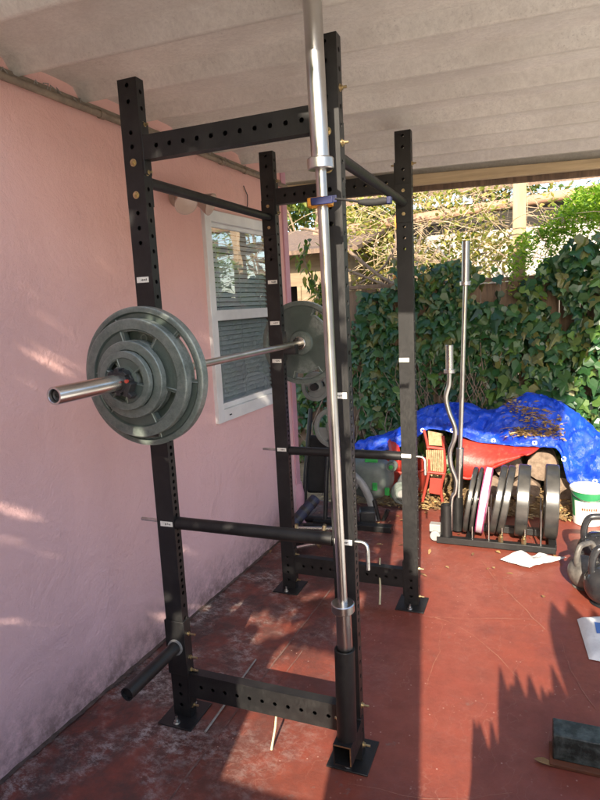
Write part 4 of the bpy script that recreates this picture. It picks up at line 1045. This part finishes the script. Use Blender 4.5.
for nm, fn, n, s0, s1, lab, sx0, sx1 in (('ivy', f_right, 6000, .04, .135, 'dense dark ivy piled high over the right part of the fence', .95, 3.2), ('ivy', f_mid, 2900, .04, .125, 'dark ivy climbing the middle of the fence behind the bars', .1, 1.0), ('ivy', f_left, 1100, .045, .11, 'sparse ivy on the fence behind the hanging plates', -.6, .05)):
    t = thing(nm, ((sx0+sx1)/2, FY-.1, 0), lab, 'ivy', 'ivy on the fence')
    mb = MB(); scatter_ivy(mb, n, fn, s0, s1); mb.build('foliage', 'ivy', t, smooth=0, fix=False)
    mb = MB(); stems(mb, 26, sx0, sx1, 0, 1.4, dy=.12 if sx0 > .9 else .05); mb.build('stem', 'bark', t)
# brown dead runners and litter hanging in front of the fence behind the tarp
mb = MB(); stems(mb, 70, .0, 2.2, .1, 1.1, .005, .11)
tag(mb.build('dead_vine', 'bark', loc=(1, FY-.1, 0)), 'bare brown runners hanging down the fence behind the tarp', 'vine')
# sunlit light-green vine on top right
vr = thing('flowering_vine', (1.7, 3.65, 0), 'sunlit bright green vine sprawling over the fence top at upper right', 'vine')
mb = MB()
for k in range(14500):
    x = rnd(1.05, 2.7); y = 3.12+abs(random.gauss(0, .38))
    zt = 1.88+.44*min(1, max(0, (x-1.05)/.5))+.12*nz3(x*1.5, y, 3)+.10*(y-3.12)
    z = zt-abs(random.gauss(0, .17))
    if nz3(x*2.2, z*2.2+y, 2.6) < -.22 or (x < 1.25 and random.random() < .4): continue
    v_, f_ = leaf_shape(rnd(.02, .055), rnd(.010, .024), .3); m_ = Matrix.Translation((x, y, z)) @ Euler((rnd(-.9, .9), rnd(-.9, .9), rnd(0, 6.28))).to_matrix().to_4x4()
    mb.add([m_ @ q for q in v_], f_)
mb.build('foliage', 'vine_green', vr, smooth=0, fix=False)
mb = MB()
for k in range(90):
    p = Vector((rnd(1.0, 2.4), rnd(3.15, 4.1), rnd(1.55, 2.1))); pts = [p.copy()]; d = Vector((rnd(-1, 1), rnd(-.6, .6), rnd(-.1, .9)))
    for j in range(6): d += Vector((rnd(-.5, .5), rnd(-.5, .5), rnd(-.4, .3))); p = p+d*.07; pts.append(p.copy())
    mb.tube(pts, [.005*(1-.1*j) for j in range(7)], 5)
mb.build('stem', 'dry_vine', vr)
# tangle of dry vines
dv_ = thing('dry_vine_tangle', (.4, 3.7, 1.6), 'tangle of bare tan vine stems in sunlight above the fence', 'vine')
mb = MB()
for k in range(330):
    p = Vector((rnd(-.6, 1.3), rnd(3.75, 4.6), rnd(1.62, 2.65))); pts = [p.copy()]; d = Vector((rnd(-1, 1), rnd(-.5, .5), rnd(-.6, .5))); L_ = rnd(.05, .11)
    for j in range(8):
        d += Vector((rnd(-.22, .22), rnd(-.2, .2), rnd(-.26, .20))); d.normalize(); p = p+d*L_; pts.append(p.copy())
    r0 = random.choice((.0014, .002, .002, .003, .0045)); mb.tube(pts, [r0*(1-.07*j) for j in range(9)], 5)
mb.build('stem', 'dry_vine', dv_)
mb = MB()
for pts, r in (([(344, 247), (362, 262), (380, 276), (398, 287), (412, 297)], .016), ([(342, 268), (360, 275), (380, 283), (400, 290)], .012), ([(394, 248), (385, 265), (372, 276), (360, 283)], .011), ([(395, 230), (396, 245), (392, 258)], .008), ([(392, 257), (402, 262), (416, 268)], .008), ([(340, 262), (330, 240), (318, 232), (300, 228)], .012)):
    mb.tube(smoothpath([atY(u, v, 3.62) for u, v in pts], 5), r, 8)
mb.build('branch', 'bark', dv_)
mb = MB()
for k in range(2600):
    x, y, z = rnd(-.6, 1.4), rnd(3.5, 4.8), rnd(1.65, 2.8)
    if nz3(x*1.4, z, 2.5) < .0: continue
    v_, f_ = leaf_shape(rnd(.03, .07), rnd(.02, .04), .3); m_ = Matrix.Translation((x, y, z)) @ Euler((rnd(-1, 1), rnd(-1, 1), rnd(0, 6.28))).to_matrix().to_4x4()
    mb.add([m_ @ q for q in v_], f_)
mb.build('foliage', 'yellow_leaf', dv_, smooth=0, fix=False)
mb = MB(); p_ = atY(396, 221, 3.55); mb.lathe([(.002, .05), (.016, .02), (.02, -.02), (.004, -.06)], p_, (0, 0, 1), 8); p_ = atY(395, 277, 3.5); mb.lathe([(.002, .03), (.018, .01), (.018, -.015), (.004, -.03)], p_, (.3, 0, 1), 8)
M['orange_leaf'] = simple('orange_dead_leaf', (.55, .22, .03), (.5, .15, .03), .6)
mb.build('dead_leaf', 'orange_leaf', dv_)

# pale post beyond the beam
pa = atY(519.5, 215, 3.7); 
mb = MB(); mb.span((pa.x-.052, 3.65, 1.2), (pa.x+.052, 3.75, 2.9))
tag(mb.build('wooden_post', 'post_wood', loc=(pa.x, 3.7, 1.2), bevel=.003), 'pale sunlit wooden post standing on the fence line below the roof beam', 'post')
# left shed wall
shx0, shx1, shy = -1.9, -.45, 4.0
sh = thing('garden_shed', (-1.1, shy, 0), 'tan plywood garden shed with dark openings beyond the wall end', 'shed')
mb = MB(); x = shx0
zo0, zo1 = 1.36, 1.74
mb.span((shx0, shy, zo1), (shx1, shy+.03, 2.06)); mb.span((shx0, shy, -.05), (shx1, shy+.03, 1.28))
mb.span((-1.0, shy, 1.281), (-.80, shy+.03, 1.739)); mb.span((shx0, shy, 1.281), (-1.36, shy+.03, 1.739)); mb.span((shx1-.06, shy, 1.281), (shx1, shy+.03, 1.739)); mb.span((shx1-.03, shy+.0302, -.05), (shx1, shy+1.5, 2.06)); mb.build('wall', 'ply', sh)
mb = MB(); mb.span((shx0, shy+.4, -.05), (shx1-.035, shy+.42, 2.05)); mb.build('inner_shade', 'dark', sh, smooth=0)
mb = MB(); mb.add([(shx0-.2, shy-.28, 2.03), (shx1+.16, shy-.28, 2.03), (shx1+.16, shy+1.6, 2.45), (shx0-.2, shy+1.6, 2.45), (shx0-.2, shy-.28, 2.07), (shx1+.16, shy-.28, 2.07), (shx1+.16, shy+1.6, 2.49), (shx0-.2, shy+1.6, 2.49)], [(3, 2, 1, 0), (4, 5, 6, 7), (0, 1, 5, 4), (1, 2, 6, 5), (2, 3, 7, 6), (3, 0, 4, 7)]); mb.build('roof', 'wood', sh)
for x in (-1.0, -.86): 
    mb = MB(); mb.span((x-.02, shy-.02, 1.281), (x+.02, shy-.001, 1.739)); mb.build('post', 'ply', sh)
mb = MB(); mb.span((-.85, shy-.06, 1.30), (-.50, shy-.001, 1.34)); mb.span((-.80, shy-.05, 1.1), (-.76, shy-.001, 1.299)); mb.build('shelf', 'wood', sh)
# climbing plant at the wall end
ce = thing('climbing_plant', (-.28, 2.6, 0), 'leafy climber hanging at the end of the pink wall', 'plant')
mb = MB()
for k in range(130):
    z = rnd(1.35, 2.05); c = Vector((-.36+.06*math.sin(z*9)+rnd(-.05, .06), 2.62+rnd(-.1, .1), z)); v_, f_ = leaf_shape(rnd(.05, .11), rnd(.02, .04), .3); m_ = Matrix.Translation(c) @ Euler((rnd(-.6, .6), rnd(.3, 1.4), rnd(0, 6.28))).to_matrix().to_4x4(); mb.add([m_ @ q for q in v_], f_)
mb.build('foliage', 'tree_leaf', ce, smooth=0, fix=False)
mb = MB(); mb.tube([Vector((-.36+.06*math.sin(z*9), 2.63, z)) for z in [.0+.1*k for k in range(21)]], .006, 6); mb.build('stem', 'bark', ce)

# neighbour's house and rusty pipe
nh = thing('neighbour_house', (1.6, 6.4, 0), 'neighbour house with pale wall and dark eave behind the garden', 'house')
mb = MB(); mb.span((-1.2, 6.4, -.05), (2.1, 6.6, 2.62)); mb.build('wall', 'concrete', nh)
mb = MB(); mb.add([(-1.4, 6.0, 2.80), (2.3, 6.0, 2.80), (2.3, 8.5, 3.5), (-1.4, 8.5, 3.5), (-1.4, 6.0, 2.92), (2.3, 6.0, 2.92), (2.3, 8.5, 3.62), (-1.4, 8.5, 3.62)], [(3, 2, 1, 0), (4, 5, 6, 7), (0, 1, 5, 4), (1, 2, 6, 5), (2, 3, 7, 6), (3, 0, 4, 7)]); rfo = mb.build('roof', 'wood', nh)
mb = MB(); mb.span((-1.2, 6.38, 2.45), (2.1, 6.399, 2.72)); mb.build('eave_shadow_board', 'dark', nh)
a, b_ = atY(395, 222, 5.0), atY(640, 183, 5.0)
mb = MB(); mb.cyl(a+(a-b_)*.4, b_+(b_-a)*.15, .055, 16); gpo = mb.build('gutter_pipe', 'rust', nh)
mb = MB(); mb.span((a.x-.6, 5.06, a.z-.17), (b_.x+1.5, 5.09, a.z-.06)); mb.build('gutter_board', 'dark', nh)
# garden window frame + grey things behind vines
mb = MB(); mb.span((.05, 6.37, 1.55), (.5, 6.399, 1.95)); mb.build('window', 'dark', nh)

# trees
def tree(loc, h, r, n, leaf, lab, seed, squash=.75, clump=16, lsize=(.05, .12)):
    random.seed(seed); t = thing('tree', loc, lab, 'tree', 'trees beyond the fence'); L = Vector(loc)
    mb = MB(); mb.tube([L, L+Vector((.05, .02, h*.3)), L+Vector((-.03, .05, h*.6)), L+Vector((.06, 0, h*.85))], [.11, .09, .065, .03], 9)
    cl = []
    for k in range(clump):
        a, e, q = rnd(0, 6.28), rnd(-.5, 1.3), rnd(.35, 1)
        c = L+Vector((math.cos(a)*math.cos(e)*r*q, math.sin(a)*math.cos(e)*r*q, h*.72+math.sin(e)*r*squash*q)); cl.append((c, rnd(.22, .42)*r))
        s_ = L+Vector((0, 0, h*rnd(.35, .7))); mb.tube([s_, s_.lerp(c, .5)+Vector((0, 0, -.08)), c], [.035, .022, .008], 6)
    mb.build('trunk', 'bark', t)
    mb = MB()
    for k in range(n):
        c, rr = random.choice(cl); d = Vector((random.gauss(0, 1), random.gauss(0, 1), random.gauss(0, .8))); d.normalize(); p = c+d*rr*rnd(.3, 1.0)**.6
        v_, f_ = leaf_shape(rnd(*lsize), rnd(lsize[0]*.5, lsize[1]*.45), .3); m_ = Matrix.Translation(p) @ Euler((rnd(-1.2, 1.2), rnd(-1.2, 1.2), rnd(0, 6.28))).to_matrix().to_4x4(); mb.add([m_ @ q for q in v_], f_)
    mb.build('crown', leaf, t, smooth=0, fix=False)
tree((-.1, 5.0, 0), 2.9, .95, 3400, 'yellow_leaf', 'yellowing leafy tree behind the fence, left of centre', 11)
tree((-2.0, 7.5, 0), 4.2, 1.7, 3600, 'tree_leaf', 'tall green tree beyond the garden shed', 12, lsize=(.08, .18))
tree((3.1, 7.6, 0), 3.9, 1.2, 620, 'yellow_leaf', 'thin yellow tree far beyond the right fence', 14, lsize=(.07, .14))
tree((.2, 10.2, 0), 5.0, 1.9, 2600, 'tree_leaf', 'broad tree behind the neighbour house', 15, lsize=(.09, .2))

# fallen leaves on soil and along the slab edge
random.seed(5); mb = MB()
for k in range(1500):
    x = rnd(-.3, 1.9); y = SL+abs(random.gauss(0, .22))-.06
    if random.random() < .025: x = rnd(-.3, 1.7); y = rnd(1.3, SL)
    z = .012 if y < SL else .02+.09*min(1, (y-SL)/.5)
    v_, f_ = leaf_shape(rnd(.02, .055), rnd(.01, .026), .4); m_ = Matrix.Translation((x, y, z+rnd(0, .012))) @ Euler((rnd(-.35, .35), rnd(-.35, .35), rnd(0, 6.28))).to_matrix().to_4x4(); mb.add([m_ @ q for q in v_], f_)
tag(mb.build('fallen_leaves', 'litter', loc=(.8, SL, 0), smooth=0, fix=False), 'dry tan leaves scattered over the soil edge behind the patio', 'fallen leaves', kind='stuff')

# ------------------------------------------------------------------ added blockers and agave behind the camera (their shadows fall across the patio)
OY = -2.05
def shade_boards():
    t = thing('shade_fence', (.4, OY, 0), 'added unseen boards behind the viewer, cut to cast shade on the patio', 'fence')
    mb = MB()
    mb.span((-1.9, OY-.02, 0), (.59, OY, 1.45)); mb.span((.95, OY-.02, 0), (1.255, OY, 1.93)); mb.span((.5905, OY-.02, 0), (.9495, OY, 1.02)); mb.build('board', 'wood', t)  # added boards; heights and gap shape the sun patches on the floor
    mb = MB(); mb.cyl((1.16, OY-.06, 0), (1.16, OY-.06, 2.06), .055, 16); mb.build('post', 'wood', t)  # added post standing in for the viewer's own shadow
shade_boards()
random.seed(21)
hd = thing('shade_hedge', (-.3, -2.4, 0), 'added unseen hedge behind the viewer, gapped to cast dappled shade', 'hedge')
mb = MB()  # leaf screen added to cut the sky and dapple the sunlight
for k in range(5200):
    x = rnd(-2.2, .95); z = rnd(1.2, 4.0)
    if .52 < x and z < 1.78: continue
    if z < 2.2 and nz3(x*1.9+2, z*3.6, 1.3) > .27: continue
    v_, f_ = leaf_shape(rnd(.12, .26), rnd(.07, .14), .2); m_ = Matrix.Translation((x, -2.4+rnd(-.2, .2), z)) @ Euler((rnd(.8, 2.2), rnd(-.9, .9), rnd(0, 6.28))).to_matrix().to_4x4(); mb.add([m_ @ q for q in v_], f_)
mb.build('foliage', 'tree_leaf', hd, smooth=0, fix=False)
mb = MB()
for x in (-1.6, -1.0, -.4, .2): mb.tube([(x, -2.4, 0), (x+.05, -2.42, 1.5), (x-.04, -2.38, 3.2)], [.05, .04, .02], 8)
mb.build('trunk', 'bark', hd)
# spiky agave, to the right of the camera
ag = thing('agave', (1.62, -1.15, 0), 'spiky agave just outside the frame whose pointed shadow lies on the floor', 'agave')
def blade(base, tip, w, bend=.0, blunt=False):
    base, tip = Vector(base), Vector(tip); d = (tip-base).normalized(); sd = Vector((1, 0, 0)); sd = (sd-d*sd.dot(d)).normalized(); up = sd.cross(d)
    vs = []; fs = []; n = 9
    for i in range(n+1):
        t_ = i/n; ww = w*(1-t_**9)+.001 if blunt else w*(.75+.5*t_ if t_ < .4 else .95*(1-(t_-.4)/.6)**.8+.001); p = base.lerp(tip, t_)+up*bend*math.sin(PI*t_)
        vs += [p-sd*ww/2+up*ww*.18, p, p+sd*ww/2+up*ww*.18, p+up*.02]
        if i:
            a = 4*i; fs += [(a-4, a-3, a+1, a), (a-3, a-2, a+2, a+1)]
    mb = MB(); mb.add(vs, fs); o = mb.build('leaf_blade', 'agave', ag, smooth=60, fix=False)
    s_ = o.modifiers.new('solid', 'SOLIDIFY'); s_.thickness = .008
SUN_EL = 29.0; SAZ = Vector((-.165, .986, 0)).normalized()      # direction the light travels
TE = math.tan(R(SUN_EL))
def caster(x, y, yo):                                            # height and x of a point over y=yo whose shadow lands on (x, y)
    t_ = (y-yo)/SAZ.y; return Vector((x-SAZ.x*t_, yo, t_*TE))
for (tx, ty_), (bx0, by0), w in [((1.055, .30), (1.10, -.2), .10), ((1.115, .31), (1.16, -.2), .10), ((1.128, .66), (1.20, -.2), .13), ((1.19, .655), (1.25, -.1), .14), ((1.245, .64), (1.30, 0), .12), ((1.33, .74), (1.40, .1), .15), ((1.19, .60), (1.25, -.1), .16), ((1.24, .62), (1.30, 0), .16), ((1.29, .58), (1.34, 0), .16), ((1.47, 1.1), (1.55, .2), .22), ((1.62, .9), (1.68, .2), .2)]:
    yo = -1.15; tp_ = caster(tx, ty_, yo); bs_ = caster(bx0, by0, yo); bs_.z = .02; bs_.x = 1.62+(bs_.x-1.62)*.9
    blade(bs_, tp_, w*1.35)
for tx, ty_, w_ in ((1.345, 1.30, .16), (1.42, 1.34, .18), (1.53, 1.28, .2), (1.66, 1.3, .2), (1.075, .29, .055), (1.175, .56, .085), (1.245, .57, .10), (1.32, .56, .12)):
    tp_ = caster(tx, ty_, -1.17); blade((tp_.x, -1.17, .3), tp_, w_, blunt=True)  # blunt blades added to fill out the solid part of the floor shadow
sp = thing('shade_planter', (1.62, -1.0, 0), 'added unseen planter under the agave, sized to fill its floor shadow', 'planter')
mb = MB(); mb.span((1.26, -1.35, 0), (2.1, -.95, .63)); mb.build('box', 'wood', sp)  # added box, tall enough to close gaps in the floor shadow

mb = MB(); mb.span((7.0, -9, -.05), (7.2, 12, 3.3))  # unseen wall added to cut skylight on the floor
tag(mb.build('sky_block_wall', 'concrete', loc=(7.1, 0, 0)), 'added unseen wall far off to the right, blocking low sky light', 'wall')
# ------------------------------------------------------------------ light
w = bpy.data.worlds.new('World'); sc.world = w; w.use_nodes = True; nt = w.node_tree; nt.nodes.clear()
sky = nt.nodes.new('ShaderNodeTexSky'); sky.sky_type = 'NISHITA'; sky.sun_disc = False
sky.sun_elevation = R(SUN_EL); sky.sun_rotation = math.atan2(-SAZ.x, -SAZ.y); sky.air_density = 1.0; sky.dust_density = 1.5; sky.ozone_density = 1.0
bg = nt.nodes.new('ShaderNodeBackground'); bg.inputs[1].default_value = .50
ow = nt.nodes.new('ShaderNodeOutputWorld'); nt.links.new(sky.outputs[0], bg.inputs[0]); nt.links.new(bg.outputs[0], ow.inputs[0])
ld = bpy.data.lights.new('sun', 'SUN'); ld.energy = 13.2; ld.angle = R(.55); ld.color = (1, .87, .69)
lo = bpy.data.objects.new('sun', ld); col.objects.link(lo); lo.location = (2, -6, 6)
dirv = Vector((SAZ.x*math.cos(R(SUN_EL)), SAZ.y*math.cos(R(SUN_EL)), -math.sin(R(SUN_EL))))
lo.rotation_euler = dirv.to_track_quat('-Z', 'Y').to_euler()
sc.view_settings.view_transform = 'Standard'; sc.view_settings.look = 'None'; sc.view_settings.exposure = 0; sc.view_settings.gamma = 1
sc.render.engine = 'CYCLES'; sc.cycles.max_bounces = 8; sc.cycles.diffuse_bounces = 4; sc.cycles.glossy_bounces = 4; sc.cycles.transparent_max_bounces = 8
